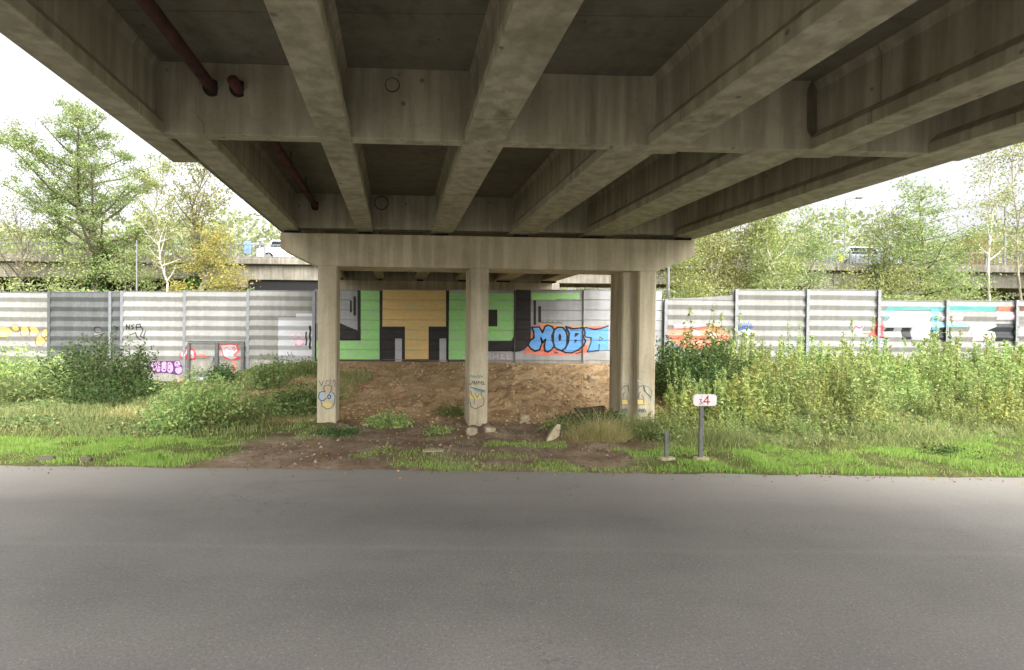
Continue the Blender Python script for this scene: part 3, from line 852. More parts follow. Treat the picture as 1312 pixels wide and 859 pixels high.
P.line(Z([(120, 320), (128, 400), (170, 450)], k, 180, 430), 1.6, P_purple, 3.6)
P.build('graffiti', 'purple and pink bubble letters low on the left barrier', wall_l)
P = Paint()
for (x, y, r) in ((520, 230, 48), (560, 185, 42), (620, 205, 52), (635, 250, 45)): P.poly(Z(oval(x, y, r, r), k, 180, 430), P_red2, 0)
P.poly(Z([(500, 200), (650, 160), (690, 230), (650, 292), (560, 285)], k, 180, 430), P_red2, 0.5)
for (x, y, r) in ((525, 225, 36), (560, 190, 26), (615, 215, 36), (632, 245, 30)): P.poly(Z(oval(x, y, r, r), k, 180, 430), P_white, 1.4)
for (x, y) in ((528, 232), (612, 238), (570, 182)): P.line(Z(oval(x, y, 15, 18, 9), k, 180, 430), 0.6, P_red2, 2.2, True)
for (y, x0, x1) in ((225, 700, 790), (243, 695, 850), (258, 705, 810)): P.line(Z([(x0, y), ((x0 + x1) / 2, y + 6), (x1, y)], k, 180, 430), 1.0, P_red, 1)
P.build('graffiti', 'small red and white graffiti beside the door post', wall_l)
P = Paint()
P.poly(Z([(960, 110), (1080, 100), (1175, 105), (1190, 190), (1140, 240), (1215, 275), (1100, 310), (1010, 270), (970, 180)], k, 180, 430), P_red2, 0)
P.poly(Z([(975, 125), (1080, 112), (1155, 120), (1160, 180), (1115, 235), (1165, 265), (1095, 290), (1020, 255), (985, 180)], k, 180, 430), P_white, 0.8)
P.poly(Z(oval(1050, 195, 40, 55), k, 180, 430), P_lav, 1.6); P.line(Z(oval(1125, 160, 14, 22, 9), k, 180, 430), 0.9, P_red2, 2, True)
P.line(Z([(1000, 170), (1045, 140), (1090, 190), (1080, 250)], k, 180, 430), 0.7, P_red2, 2)
for y in (330, 355, 375, 400, 425, 450): P.line(Z([(1095, y), (1150 + (y % 20), y + 4)], k, 180, 430), 0.8, P_red, 0)
P.build('graffiti', 'white and red graffiti on the right door leaf', wall_l)
P = Paint()
P.poly(Z([(620, 455), (850, 450), (860, 510), (700, 540), (620, 500)], k, 180, 430), P_white, 0)
for i in range(9):
    x0 = 630 + i * 24
    P.line(Z([(x0, 490), (x0 + 8, 462 + 9 * (i % 3)), (x0 + 16, 498 - 8 * (i % 2)), (x0 + 24, 470)], k, 180, 430), 0.9, P_violet, 1)
P.build('graffiti', 'violet scribble under the door', wall_l)
P = Paint()
P.poly(Z([(470, 520), (500, 500), (530, 540), (535, 610), (500, 640), (420, 640), (450, 590)], k, 180, 430), P_red, 0)
P.build('graffiti', 'orange red paint stain on the plinth', wall_l)
P = Paint()
k2 = 16.4
for (x, y, rx, ry) in ((350, 340, 80, 70), (540, 400, 100, 115), (720, 400, 105, 115), (960, 440, 90, 90), (850, 610, 100, 110), (1000, 560, 60, 50)):
    P.poly(Z(oval(x, y, rx * 1.08, ry * 1.1), k2, 0, 400), P_lav, 0)
    P.poly(Z(oval(x, y, rx, ry), k2, 0, 400), P_yellow, 0.8); P.line(Z(oval(x, y, rx, ry), k2, 0, 400), 0.9, P_brown, 1.8, True)
P.poly(Z(oval(120, 420, 140, 110), k2, 0, 400), P_yellow, 0.8)
P.build('graffiti', 'faded yellow rounded letters outlined in brown', wall_l)
P = Paint()      # pale overpaint near the first column
P.poly(rect(357, 407, 402, 470), P_grey, 0); P.poly(rect(380, 402, 402, 407), P_grey, 0)
for pts in ([(372, 431), (376, 428), (379, 433), (383, 428), (388, 434), (391, 430)], [(379, 441), (384, 445), (391, 439)], [(373, 437), (379, 438), (377, 442)]): P.line(pts, 1.6, P_lav, 1)
P.poly(oval(384, 440, 6, 5), P_lav, 1)
for i in range(5): P.line([(366 + i * 2.5, 455 - (i % 2) * 4), (369 + i * 2.5, 459 - (i % 3) * 2)], 0.9, P_inkg, 1)
P.poly(rect(391.5, 425, 393.5, 443), P_black, 1); P.poly(rect(396, 417.5, 398.7, 447.5), P_black, 1)
P.build('graffiti', 'pale repainted patch with two black bars and pink tag', wall_l)

# right barrier graffiti
P = Paint()
k3 = 10.09
P.poly(Z([(30, 230), (160, 210), (360, 190), (720, 190), (860, 270), (850, 370), (780, 400), (500, 480), (250, 460), (60, 330)], k3, 850, 400), P_red, 0)
P.poly(Z([(120, 160), (450, 150), (560, 180), (450, 195), (130, 215)], k3, 850, 400), P_lav, 0.8)
P.poly(Z([(560, 290), (670, 280), (700, 370), (640, 370)], k3, 850, 400), P_white, 1); P.poly(Z([(360, 210), (460, 250), (460, 310), (380, 260)], k3, 850, 400), P_white, 1)
P.poly(Z(oval(690, 170, 40, 24), k3, 850, 400), P_yellow, 1)
for pts in ([(340, 200), (380, 205), (450, 240)], [(550, 275), (600, 270), (640, 300), (700, 370)], [(660, 270), (700, 215), (745, 200), (800, 250), (860, 270)], [(740, 330), (790, 360)], [(670, 270), (710, 350)], [(570, 185), (580, 150), (630, 155), (640, 185)], [(930, 320), (945, 380), (920, 450)]):
    P.line(Z(pts, k3, 850, 400), 1.3, P_brown if pts[0][0] != 740 else P_black2, 2)
P.build('graffiti', 'orange graffiti half hidden behind the dark bush', wall_r)
P = Paint()
P.poly(Z([(945, 200), (1060, 190), (1150, 205), (1060, 240), (950, 245)], k3, 850, 400), P_cobalt, 0)
for i in range(6): P.line(Z([(950 + i * 30, 200), (970 + i * 30, 130 + 20 * (i % 2)), (985 + i * 30, 200)], k3, 850, 400), 0.8, P_cobalt, 1)
P.poly(Z(oval(1060, 252, 60, 30), k3, 850, 400), P_pblue, 0.5)
P.build('graffiti', 'small cobalt blue tag beside the post', wall_r)
P = Paint()
k4 = 10.933
P.poly(Z([(130, 450), (280, 450), (270, 540), (130, 540)], k4, 1080, 375), P_lav, 0); P.line(Z([(140, 540), (160, 470), (230, 500), (270, 460)], k4, 1080, 375), 1.4, P_red2, 1)
P.build('graffiti', 'small pale pink patch with red scrawl left of the tall post', wall_r)
P = Paint()
P.poly(Z([(270, 570), (400, 560), (440, 450), (480, 390), (545, 400), (550, 620), (430, 620)], k4, 1080, 375), P_red2, 1)
P.poly(Z([(340, 630), (560, 625), (600, 760), (380, 760)], k4, 1080, 375), P_pblue, 0)
P.line(Z([(380, 700), (440, 640), (520, 625), (600, 650), (540, 760)], k4, 1080, 375), 1.6, P_black2, 1)
P.build('graffiti', 'red graffiti letter by the tall post among the weeds', wall_r)
P = Paint()
P.poly(Z([(600, 200), (1330, 200), (1330, 250), (690, 250), (640, 320), (560, 420), (560, 330)], k4, 1080, 375), P_teal, 0.6)
P.poly(Z([(690, 262), (1215, 262), (1215, 490), (560, 490), (600, 400)], k4, 1080, 375), P_white, 1)
P.poly(Z([(590, 495), (700, 495), (690, 540), (560, 545)], k4, 1080, 375), P_black2, 1.5); P.poly(rect(1154, 420, 1165.5, 435), P_black2, 1.5)
P.poly(rect(1167, 420, 1192, 436), P_white, 1.5)
P.poly(rect(1193, 396, 1203, 423), P_cyan, 1.5); P.poly(rect(1203, 413, 1237, 419.5), P_cyan, 1.5)
P.poly(rect(1192, 420, 1216, 436), P_black2, 1); P.poly(rect(1196, 423, 1204, 426), P_cyan, 2)
P.poly(rect(1203, 392.5, 1275, 399), P_teal, 0.8); P.poly(rect(1206, 406, 1232, 411), P_lav, 1)
P.poly(rect(1240, 414, 1276, 426), P_white, 1); P.poly(rect(1244, 426, 1274, 437), P_lav, 1)
P.poly(rect(1275, 415, 1300, 437), P_black2, 1.2); P.poly([(1264, 424), (1276, 418), (1276, 426)], P_black2, 1.4); P.poly(rect(1300, 412, 1345, 434), P_inkg, 1); P.poly(rect(1303, 419, 1340, 430), P_white, 1.6)
P.poly(rect(1278, 392.5, 1294, 399), P_red, 1); P.poly(rect(1294, 392.5, 1345, 399), P_brown, 1); P.poly(rect(1276, 400, 1300, 410), P_lav, 1)
P.build('graffiti', 'long teal, white and black graffiti on the lower right bays', wall_r)

# graffiti on the columns (flat, on the front faces)
class ColPaint(Paint):
    def __init__(s, Y): super().__init__(); s.Y = Y
    def poly(s, pts, m, layer=0):
        vs = []
        for px, py in pts:
            q = at(px, py, s.Y)
            s_ = q.x - SK * (q.y - 13.4)
            yq = YP(s_, s.Yf) - 0.004 - 0.002 * (layer or 0)
            q = at(px, py, yq); vs.append((q.x, yq, q.z))
        s.mb.add(vs, [tuple(range(len(vs)))], s.mi(m))
def colpaint(Yf):
    c_ = ColPaint(Yf); c_.Yf = Yf; return c_
kc = 12.27
P = colpaint(YC)
Zc = lambda pts: Z(pts, kc, 400, 480)
P.poly(Zc(oval(155, 345, 45, 70)), P_pblue, 0); P.poly(Zc(oval(300, 345, 45, 60)), P_pblue, 0); P.poly(Zc(oval(240, 490, 85, 45)), P_yel2, 0)
P.line(Zc([(205, 270), (175, 225), (200, 175), (255, 165), (310, 190), (305, 240), (270, 300)]), 1.0, P_inkg, 1)
P.line(Zc([(205, 275), (160, 265), (110, 290), (100, 370), (140, 415), (190, 405), (225, 370)]), 1.2, P_inkb, 1)
P.line(Zc(oval(267, 352, 24, 30, 10)), 1.5, P_inkb, 1, True)
P.line(Zc([(140, 430), (160, 500), (230, 545), (300, 525), (350, 450), (360, 340), (320, 285)]), 1.0, P_inkg, 1)
for pts in ([(110, 100), (145, 180), (175, 95)], [(215, 150), (225, 95), (260, 100)], [(285, 70), (280, 150)], [(320, 130), (345, 85), (365, 130), (350, 190)]): P.line(Zc(pts), 0.9, P_inkg, 1)
P.build('graffiti', 'small blue and yellow scrawled face on the left column', cols[0][0])
P = colpaint(YC)
kd = 11.46
Zd = lambda pts: Z(pts, kd, 590, 475)
P.poly(Zd([(140, 350), (250, 350), (310, 350), (330, 400), (230, 420), (140, 410)]), P_yel2, 0)
P.poly(Zd([(150, 240), (360, 290), (350, 330), (220, 300)]), P_teal2, 0.5)
P.line(Zd([(150, 245), (250, 275), (355, 300)]), 1.1, P_inkb, 1); P.line(Zd([(310, 300), (300, 350), (345, 430), (335, 510), (220, 565), (150, 530), (145, 450)]), 1.0, P_inkg, 1)
P.line(Zd([(150, 300), (160, 350), (200, 400), (205, 490)]), 1.0, P_inkg, 1); P.line(Zd([(130, 420), (110, 490)]), 1.0, P_inkg, 1); P.line(Zd([(215, 350), (250, 400), (270, 350)]), 1.0, P_inkg, 1)
for pts in ([(130, 185), (135, 210), (165, 195), (185, 150)], [(195, 205), (200, 155), (225, 205), (240, 160)], [(255, 200), (262, 160), (290, 180)], [(300, 200), (310, 160), (345, 180), (320, 205), (360, 205)]): P.line(Zd(pts), 1.0, P_inkg, 1)
P.build('graffiti', 'small yellow and teal scrawled figure on the middle column', cols[1][0])
P = colpaint(YC)
P.line(Zd([(140, 110), (150, 60), (175, 100), (185, 70), (210, 110), (220, 80), (245, 100), (255, 60), (280, 110), (290, 70), (315, 100), (325, 80)]), 0.8, P_teal2, 1)
P.build('graffiti', 'faint teal scribble above the scrawled figure on the middle column', cols[1][0])
ke = 10.74
for (dx, host, Yf, w_) in ((0, colA, YC + 0.25, 0), (215, colB, YC, 1)):
    P = colpaint(Yf)
    Ze = lambda pts: Z([(x + dx, y) for x, y in pts], ke, 770, 470)
    P.poly(Ze([(285, 450), (365, 450), (380, 520), (290, 525)]), P_yel2, 0)
    if w_: P.poly(Ze([(375, 470), (445, 520), (375, 530)]), P_yel2, 0)
    P.line(Ze([(285, 450), (365, 450), (380, 520), (290, 525)]), 0.7, P_brown, 1, True)
    P.line(Ze([(285, 330), (310, 275), (370, 260), (385, 340)]), 1.0, P_inkb, 1)
    P.line(Ze([(305, 440), (310, 370), (330, 350)]), 0.9, P_inkg, 1); P.line(Ze([(360, 390), (375, 440)]), 1.0, P_teal2, 1)
    if w_:
        P.line(Ze([(370, 260), (440, 280), (485, 330), (480, 400), (470, 470)]), 0.9, P_teal2, 1); P.line(Ze([(375, 270), (400, 350), (470, 420)]), 1.0, P_inkb, 1)
    for i, x in enumerate((285, 315, 345, 375) if w_ else (285, 312, 338)):
        P.line(Ze([(x, 625), (x + 6, 580), (x + 22, 600 + 10 * (i % 2)), (x + 18, 630)]), 1.0, P_inkb, 1)
    P.line(Ze([(290, 195), (380, 210)]), 1.2, P_pblue, 1)
    P.build('graffiti', 'faint blue and yellow scrawl low on the column', host)

# ------------------------------------------------------------------ far viaduct
VY = 32.0
via = thing('viaduct', 'long pale concrete road viaduct behind the noise barriers and trees', 'viaduct', (0, VY, 1))
for i, (xa, xb) in enumerate(((-70, -37), (-36.96, -18.0), (-17.96, 1.5), (1.54, 20), (20.04, 39), (39.04, 80))):
    MB().box(xa, xb, VY, VY + 0.5, 5.5, 6.44).build('fascia_beam', M_viad, via, bevel=0.03)
    MB().box(xa, xb, VY - 0.35, VY + 9, 6.442, 6.78).build('deck_slab', M_viad, via, bevel=0.03)
    MB().box(xa, xb, VY + 2.5, VY + 3, 5.5, 6.44).build('fascia_beam', M_viad, via)
    MB().box(xa, xb, VY - 0.3, VY - 0.05, 6.782, 6.92).build('kerb', M_viad, via)
for x in (-52, -36.98, -17.98, 1.52, 20.02, 39.02, 58):
    MB().box(x - 0.9, x + 0.9, VY + 0.1, VY + 6, -0.5, 5.0).build('pier', M_viad, via, bevel=0.05)
    MB().box(x - 1.4, x + 1.4, VY - 0.1, VY + 7, 5.002, 5.498).build('pier_cap', M_viad, via, bevel=0.05)
MB().box(-19.5, -12.1, VY + 0.15, VY + 0.6, 4.75, 5.48).build('void_shade_block', M_void_shade, via)  # black boxes added to paint the shade of the void under the deck
MB().box(-37, -21, VY + 1.4, VY + 1.9, 4.6, 5.48).build('void_shade_block', M_void_shade, via)
for (xa, xb) in ((-70, 2), (2.05, 80)):
    bal = MB()
    for x in np.arange(xa, xb, 0.26): bal.box(x - 0.014, x + 0.014, VY - 0.19, VY - 0.16, 6.92, 7.62)
    tag(bal.build('balusters', M_steel, via), kind='stuff')
    MB().box(xa, xb, VY - 0.21, VY - 0.14, 7.622, 7.68).build('handrail', M_steel, via)
    for x in np.arange(xa, xb, 2.1):
        MB().box(x - 0.04, x + 0.04, VY - 0.22, VY - 0.13, 6.921, 7.70).build('rail_post', M_steel, via)

def car(label, paint_m, x, y, z, L=4.3):
    t = thing('car', label, 'car', (x, y, z))
    body = [(-L / 2, 0.3), (L / 2, 0.3), (L / 2, 0.75), (L / 2 - 0.9, 0.92), (-L / 2 + 0.35, 0.95), (-L / 2, 0.85)]
    roof = [(-L / 2 + 0.35, 0.95), (L / 2 - 1.0, 0.93), (L / 2 - 1.75, 1.46), (-L / 2 + 0.95, 1.48)]
    MB().prism([(x + a, y - 0.85, z + c) for a, c in body], [(x + a, y + 0.85, z + c) for a, c in body]).build('body', paint_m, t, bevel=0.06)
    MB().prism([(x + a, y - 0.72, z + c + 0.002) for a, c in roof], [(x + a, y + 0.72, z + c + 0.002) for a, c in roof]).build('cabin', paint_m, t, bevel=0.08)
    for (a0, a1) in ((-L / 2 + 1.0, -0.25), (-0.15, L / 2 - 1.75)):
        w = [(x + a0 - 0.15, z + 1.0), (x + a1 + (0.3 if a1 > 0 else 0), z + 1.0), (x + a1, z + 1.38), (x + a0, z + 1.38)]
        MB().prism([(a, y - 0.74, c) for a, c in w], [(a, y - 0.722, c) for a, c in w]).build('window', M_glass, t)
    for wxx in (-L / 2 + 0.8, L / 2 - 0.85):
        for yy in (y - 0.86, y + 0.66):
            wo = MB().tube([(x + wxx, yy, z + 0.32), (x + wxx, yy + 0.2, z + 0.32)], [0.32, 0.32], 18).build('wheel', M_rubber, t)
            MB().tube([(x + wxx, yy - 0.012, z + 0.32), (x + wxx, yy - 0.002, z + 0.32)], [0.2, 0.2], 14).build('rim', M_steel, wo)
c1 = at(1105, 326, VY + 2); car('silver car driving along the viaduct above the right barrier', M_cars, c1.x, VY + 2.2, 6.79)
c2 = at(376, 326, VY + 2); car('white car on the viaduct beside the end of the pier cap', M_carw, c2.x, VY + 2.2, 6.79)
c3 = at(318.5, 325, VY + 0.6)
t = thing('sign_panel', 'small blue and white panel behind the viaduct railing on the left', 'sign', (c3.x, VY + 0.5, 6.79))
MB().box(c3.x - 0.2, c3.x + 0.2, VY + 0.48, VY + 0.51, 7.2, 8.0).build('panel', M_blue, t); MB().box(c3.x - 0.03, c3.x + 0.03, VY + 0.512, VY + 0.56, 6.785, 7.9).build('pole', M_steel, t)
c4 = at(1076, 325, VY + 0.6)
t = thing('sign_panel', 'small yellow marker at the viaduct edge left of the silver car', 'sign', (c4.x, VY + 0.5, 6.79))
MB().box(c4.x - 0.16, c4.x + 0.16, VY + 0.48, VY + 0.51, 7.15, 7.6).build('panel', M_yel, t); MB().box(c4.x - 0.025, c4.x + 0.025, VY + 0.512, VY + 0.55, 6.785, 7.5).build('pole', M_steel, t)

# slim lamp posts beyond the viaduct and poles in front of it
def pole(label, px, ptop, pbot, Y, r, arm=0):
    a, c = at(px, pbot, Y), at(px, ptop, Y)
    zb = min(a.z, h1(a.x, Y))
    t = thing('lamp_post' if arm else 'pole', label, 'lamp post' if arm else 'pole', (a.x, Y, zb))
    MB().tube([(a.x, Y, zb), (a.x, Y, c.z)], [r, r * 0.6], 8).build('shaft', M_steel, t)
    if arm:
        MB().tube([(a.x, Y, c.z), (a.x + arm * 0.6, Y, c.z + 0.15), (a.x + arm, Y, c.z + 0.15)], [r * 0.5] * 3, 6).build('arm', M_steel, t)
        MB().box(a.x + arm, a.x + arm + 0.5 * (1 if arm > 0 else -1), Y - 0.1, Y + 0.1, c.z + 0.1, c.z + 0.2).build('lamp_head', M_steel_dk, t)
pole('slim lamp post rising beyond the viaduct, above the silver car', 1082, 256, 330, 44, 0.07, 0.9)
pole('dark lamp post standing beyond the viaduct near the right edge', 1287, 266, 330, 40, 0.12, -0.8)
pole('thin pale pole behind the left barrier, nearer the birch', 175, 308, 374, 26, 0.04)
pole('thin pale pole behind the left barrier, nearer the ivy clad trunk', 161, 318, 350, 29, 0.03)
pole('pale wooden pole just right of the pier cap', 856, 338, 385, 25, 0.10)

# ------------------------------------------------------------------ vegetation
def unit(n_):
    v = rng.normal(size=(n_, 3)); return v / np.linalg.norm(v, axis=1, keepdims=True)
def leaves(C, size, droop=0.0, asp=0.55, flat=0.0):
    """rhombus leaves at centres C"""
    n_ = len(C)
    a = unit(n_); a[:, 2] = a[:, 2] * (1 - flat) - droop
    a /= np.linalg.norm(a, axis=1, keepdims=True)
    b_ = np.cross(a, unit(n_)); b_ /= np.linalg.norm(b_, axis=1, keepdims=True) + 1e-9
    s_ = (size * rng.uniform(0.6, 1.3, n_))[:, None]
    return np.stack([C - a * s_ * 0.5, C + b_ * s_ * asp * 0.5, C + a * s_ * 0.5, C - b_ * s_ * asp * 0.5], 1)

def tree(label, px, pbase, ptop, Y, R, env, nleaf, lsize, lm, bark=None, tr=0.16, cb=0.3, limbs=34, lean=(0, 0), sig=0.28, up=0.5, ivy=0, group='trees growing behind the noise barriers', name='tree', cat='tree', cen=0.0):
    a = at(px, pbase, Y); top = at(px, ptop, Y).z
    zb = h1(a.x, Y); Ht = top - zb
    base = Vector((a.x, Y, zb))
    t = thing(name, label, cat, base, group)
    K = 9
    wob = [Vector((0.02 * Ht * math.sin(i * 1.7 + px), 0.02 * Ht * math.cos(i * 1.3 + px), 0)) * (1 if 0 < i else 0) for i in range(K)]
    tp = [base + Vector((lean[0] * (i / (K - 1)) ** 1.4, lean[1] * (i / (K - 1)), Ht * 0.97 * i / (K - 1))) + wob[i] for i in range(K)]
    tp[0].z -= 0.3
    def trunk_at(f):
        f = min(max(f, 0), 0.999) * (K - 1); i = int(f); return tp[i].lerp(tp[i + 1], f - i)
    tm = MB(); tm.tube(tp, [tr * (1 - 0.93 * (i / (K - 1)) ** 0.8) for i in range(K)], 8)
    cent = []
    for j in range(limbs):
        f = cb + (0.98 - cb) * (j + random.random()) / limbs
        tt = (f - cb) / (1 - cb)
        az = j * 2.4 + random.uniform(-0.5, 0.5)
        L = R * env(tt) * random.uniform(0.6, 1.15)
        if cen: L *= 1 + cen * math.cos(az)
        el = up * random.uniform(0.5, 1.4)
        p0 = trunk_at(f)
        dirv = Vector((math.cos(az) * math.cos(el), math.sin(az) * math.cos(el), math.sin(el)))
        p1 = p0 + dirv * L * 0.5 + Vector((0, 0, -0.03 * L)); p2 = p0 + dirv * L + Vector((0, 0, random.uniform(-0.05, 0.14) * L))
        rr = max(0.012, tr * 0.42 * (1 - tt * 0.8))
        tm.tube([p0, p1, p2], [rr, rr * 0.6, rr * 0.15], 5, cap=False)
        ntw = max(3, int(L * 3.2))
        for q in range(ntw):
            s_ = random.uniform(0.25, 1.0)
            pb = p0.lerp(p1, s_ * 2) if s_ < 0.5 else p1.lerp(p2, s_ * 2 - 1)
            tv = Vector((random.gauss(0, 1), random.gauss(0, 1), random.gauss(0.25, 0.7))).normalized() * random.uniform(0.25, 0.75) * min(1.3, 0.3 + L * 0.35)
            pe = pb + tv
            tm.tube([pb, pe], [rr * 0.22 + 0.005, 0.004], 3, cap=False)
            cent += [pb.lerp(pe, 0.6), pe]
    tm.build('trunk', bark or M_bark, t, origin=base)
    ca = np.array([tuple(c_) for c_ in cent])
    # uneven clumps: some twigs carry many leaves, some few
    wgt = rng.uniform(0.05, 1, len(ca)) ** 1.6; wgt /= wgt.sum()
    idx = rng.choice(len(ca), nleaf, p=wgt)
    C = ca[idx] + rng.normal(size=(nleaf, 3)) * (sig * (0.45 + 0.75 * rng.random((nleaf, 1)))) * np.array([1, 1, 0.7])
    quad_mesh('crown', leaves(C, lsize, 0.25), lm, t, base)
    if ivy:
        n_ = ivy
        f = rng.uniform(0, 0.42, n_)
        pc = np.array([tuple(trunk_at(x)) for x in f]); az = rng.uniform(0, 6.283, n_)
        rr = (tr * 1.5 + 0.30 * rng.random(n_)) * (1.15 - f * 1.6)
        pc[:, 0] += np.cos(az) * rr; pc[:, 1] += np.sin(az) * rr
        quad_mesh('ivy', leaves(pc, 0.16, 0.5), L_ivy, t, base)
    return t
round_env = lambda t: (0.55 + 0.5 * math.sin(math.pi * min(1, t * 0.95 + 0.1))) * (1.06 - 0.74 * t ** 2.1)
cone_env = lambda t: 1.05 * (1 - t) ** 0.75 + 0.12
slim_env = lambda t: 0.7 + 0.4 * math.sin(math.pi * t)
# left
tree('tall leafy tree with ivy on its trunk at the far left', 128, 375, 126, 30, 4.6, round_env, 41325, 0.122, L_tree2, tr=0.34, cb=0.3, limbs=40, lean=(-1.6, 0), sig=0.25, up=0.55, ivy=2600)
tree('ragged thin tree with ivy column beside the viaduct railing', 240, 372, 192, 29, 2.6, slim_env, 5278, 0.141, L_tree, tr=0.2, cb=0.34, limbs=30, lean=(0.9, 0), sig=0.3, up=1.0, ivy=3000)
tree('sparse young tree between the tall tree and the birch', 203, 372, 200, 30.5, 1.7, slim_env, 2785, 0.133, L_tree, tr=0.1, cb=0.36, limbs=22, sig=0.26, up=1.0)
tree('white barked birch stem behind the left barrier', 209, 374, 255, 28, 1.3, slim_env, 1759, 0.111, L_tree, M_bark_p, tr=0.12, cb=0.5, limbs=16, sig=0.3, up=0.9)
tree('small autumn tree with yellow and orange leaves before the viaduct', 276, 374, 288, 28, 2.0, round_env, 7764, 0.133, L_aut, tr=0.1, cb=0.2, limbs=22, sig=0.34)
tree('nearly bare thin tree at the left edge', 24, 374, 262, 29, 2.4, slim_env, 2198, 0.118, L_tree, tr=0.12, cb=0.25, limbs=26, sig=0.5, up=0.9)
tree('low olive tree in front of the viaduct left of the ivy trunk', 92, 374, 318, 29, 2.4, round_env, 2785, 0.126, L_tree, tr=0.09, cb=0.15, limbs=20, sig=0.35, up=0.8)
tree('low olive tree in front of the viaduct right of the ivy trunk', 172, 374, 318, 28.5, 2.2, round_env, 4692, 0.126, L_far, tr=0.09, cb=0.12, limbs=20, sig=0.35, up=0.8)
# right
tree('yellow leaved thicket tree just right of the pier cap', 876, 382, 292, 26, 2.0, round_env, 12016, 0.126, L_tree, M_bark_m, tr=0.08, cb=0.08, limbs=24, sig=0.4)
tree('pale stemmed tree with yellow green leaves, first right of the cap', 912, 382, 270, 27.5, 1.9, slim_env, 9613, 0.126, L_tree, M_bark_p, tr=0.12, cb=0.15, limbs=24, sig=0.4, up=0.8)
tree('pale stemmed tree with yellow green leaves, second right of the cap', 945, 382, 258, 28, 1.9, slim_env, 9983, 0.126, L_tree, M_bark_m, tr=0.11, cb=0.15, limbs=24, sig=0.4, up=0.8)
tree('pale trunk leaning left above the barrier, loose yellow crown', 1012, 382, 268, 26.5, 1.7, slim_env, 7025, 0.126, L_tree, M_bark_p, tr=0.13, cb=0.2, limbs=22, lean=(-1.6, 0), sig=0.4, up=0.9)
tree('bushy yellow green tree behind the tallest right bays', 985, 382, 296, 29.5, 2.2, round_env, 11092, 0.126, L_far, M_bark_m, tr=0.09, cb=0.08, limbs=24, sig=0.4)
tree('light green tree with open twiggy top left of the silver car', 1040, 382, 270, 29, 2.2, slim_env, 6655, 0.126, L_far, M_bark_m, tr=0.09, cb=0.15, limbs=26, sig=0.35, up=0.9)
tree('low tree of mixed twigs in front of the silver car', 1098, 386, 345, 27, 2.2, round_env, 3518, 0.118, L_tree, M_bark_m, tr=0.07, cb=0.05, limbs=20, sig=0.4)
tree('pyramid shaped light green tree against the sky on the right', 1180, 386, 226, 30, 3.7, cone_env, 12016, 0.148, L_far, M_bark, tr=0.16, cb=0.22, limbs=44, sig=0.32, up=0.25)
tree('smaller light green tree on the left shoulder of the pyramid tree', 1133, 386, 276, 31, 2.0, slim_env, 4806, 0.133, L_far, M_bark, tr=0.09, cb=0.3, limbs=26, sig=0.3, up=0.8)
tree('tall slender birch with white trunk near the right edge', 1262, 386, 150, 29, 1.8, slim_env, 2198, 0.126, L_tree, M_bark_p, tr=0.13, cb=0.42, limbs=26, lean=(0.5, 0), sig=0.3, up=1.0)
tree('slender half bare tree at the right edge of the view', 1306, 386, 160, 30, 1.9, slim_env, 2492, 0.133, L_tree, M_bark_m, tr=0.11, cb=0.4, limbs=24, lean=(-0.5, 0), sig=0.3, up=0.9)
tree('russet tinged rounded tree behind the white birch', 1246, 386, 298, 36, 3.4, round_env, 6744, 0.148, L_brown, M_bark, tr=0.12, cb=0.3, limbs=28, sig=0.4)
tree('low yellow tree before the viaduct under the pyramid tree', 1160, 386, 338, 27, 2.0, round_env, 4067, 0.118, L_tree, M_bark_m, tr=0.07, cb=0.05, limbs=20, sig=0.4)
tree('low green tree before the viaduct near the white birch', 1222, 388, 338, 27, 2.0, round_env, 2639, 0.118, L_far, M_bark_m, tr=0.07, cb=0.05, limbs=20, sig=0.4)
tree('open crowned tree beyond the right end of the noise barrier', 1390, 386, 240, 30, 2.6, round_env, 3812, 0.163, L_far, tr=0.14, cb=0.25, limbs=26, sig=0.4)
tree('open crowned tree beyond the left end of the noise barrier', -110, 386, 250, 30, 2.6, round_env, 3812, 0.163, L_far, tr=0.14, cb=0.25, limbs=26, sig=0.4)
# low shrubs right behind the barriers
C = []
for (xa, xb, nn, zh) in ((-28, -11, 9000, 0.5), (7.5, 26, 12000, 0.45), (7.5, 15, 5000, 1.2)):
    x = rng.uniform(xa, xb, nn); y = rng.uniform(24, 26.5, nn)
    C.append(np.stack([x, y, 4.05 + 1.3 * zh * vnoise(x * 0.8, y * 0.5, 7) - rng.random(nn) ** 1.5 * 2.6], -1))
C = np.concatenate(C)
tag(quad_mesh('undergrowth', leaves(C, 0.15, 0.2), L_far), kind='stuff')
# far-off wood closing the horizon
nn = 90000
x = rng.uniform(-140, 140, nn); y = rng.uniform(62, 85, nn)
crown = 15.2 + 2.4 * vnoise(x * 0.13, y * 0.1, 3) + 1.3 * vnoise(x * 0.5, y * 0.3, 4)
z = 1 + (crown - 1) * (1 - rng.random(nn) ** 2.2)
tag(quad_mesh('distant_wood', leaves(np.stack([x, y, z], -1), 0.6, 0.1, 0.8), L_wood), kind='stuff')

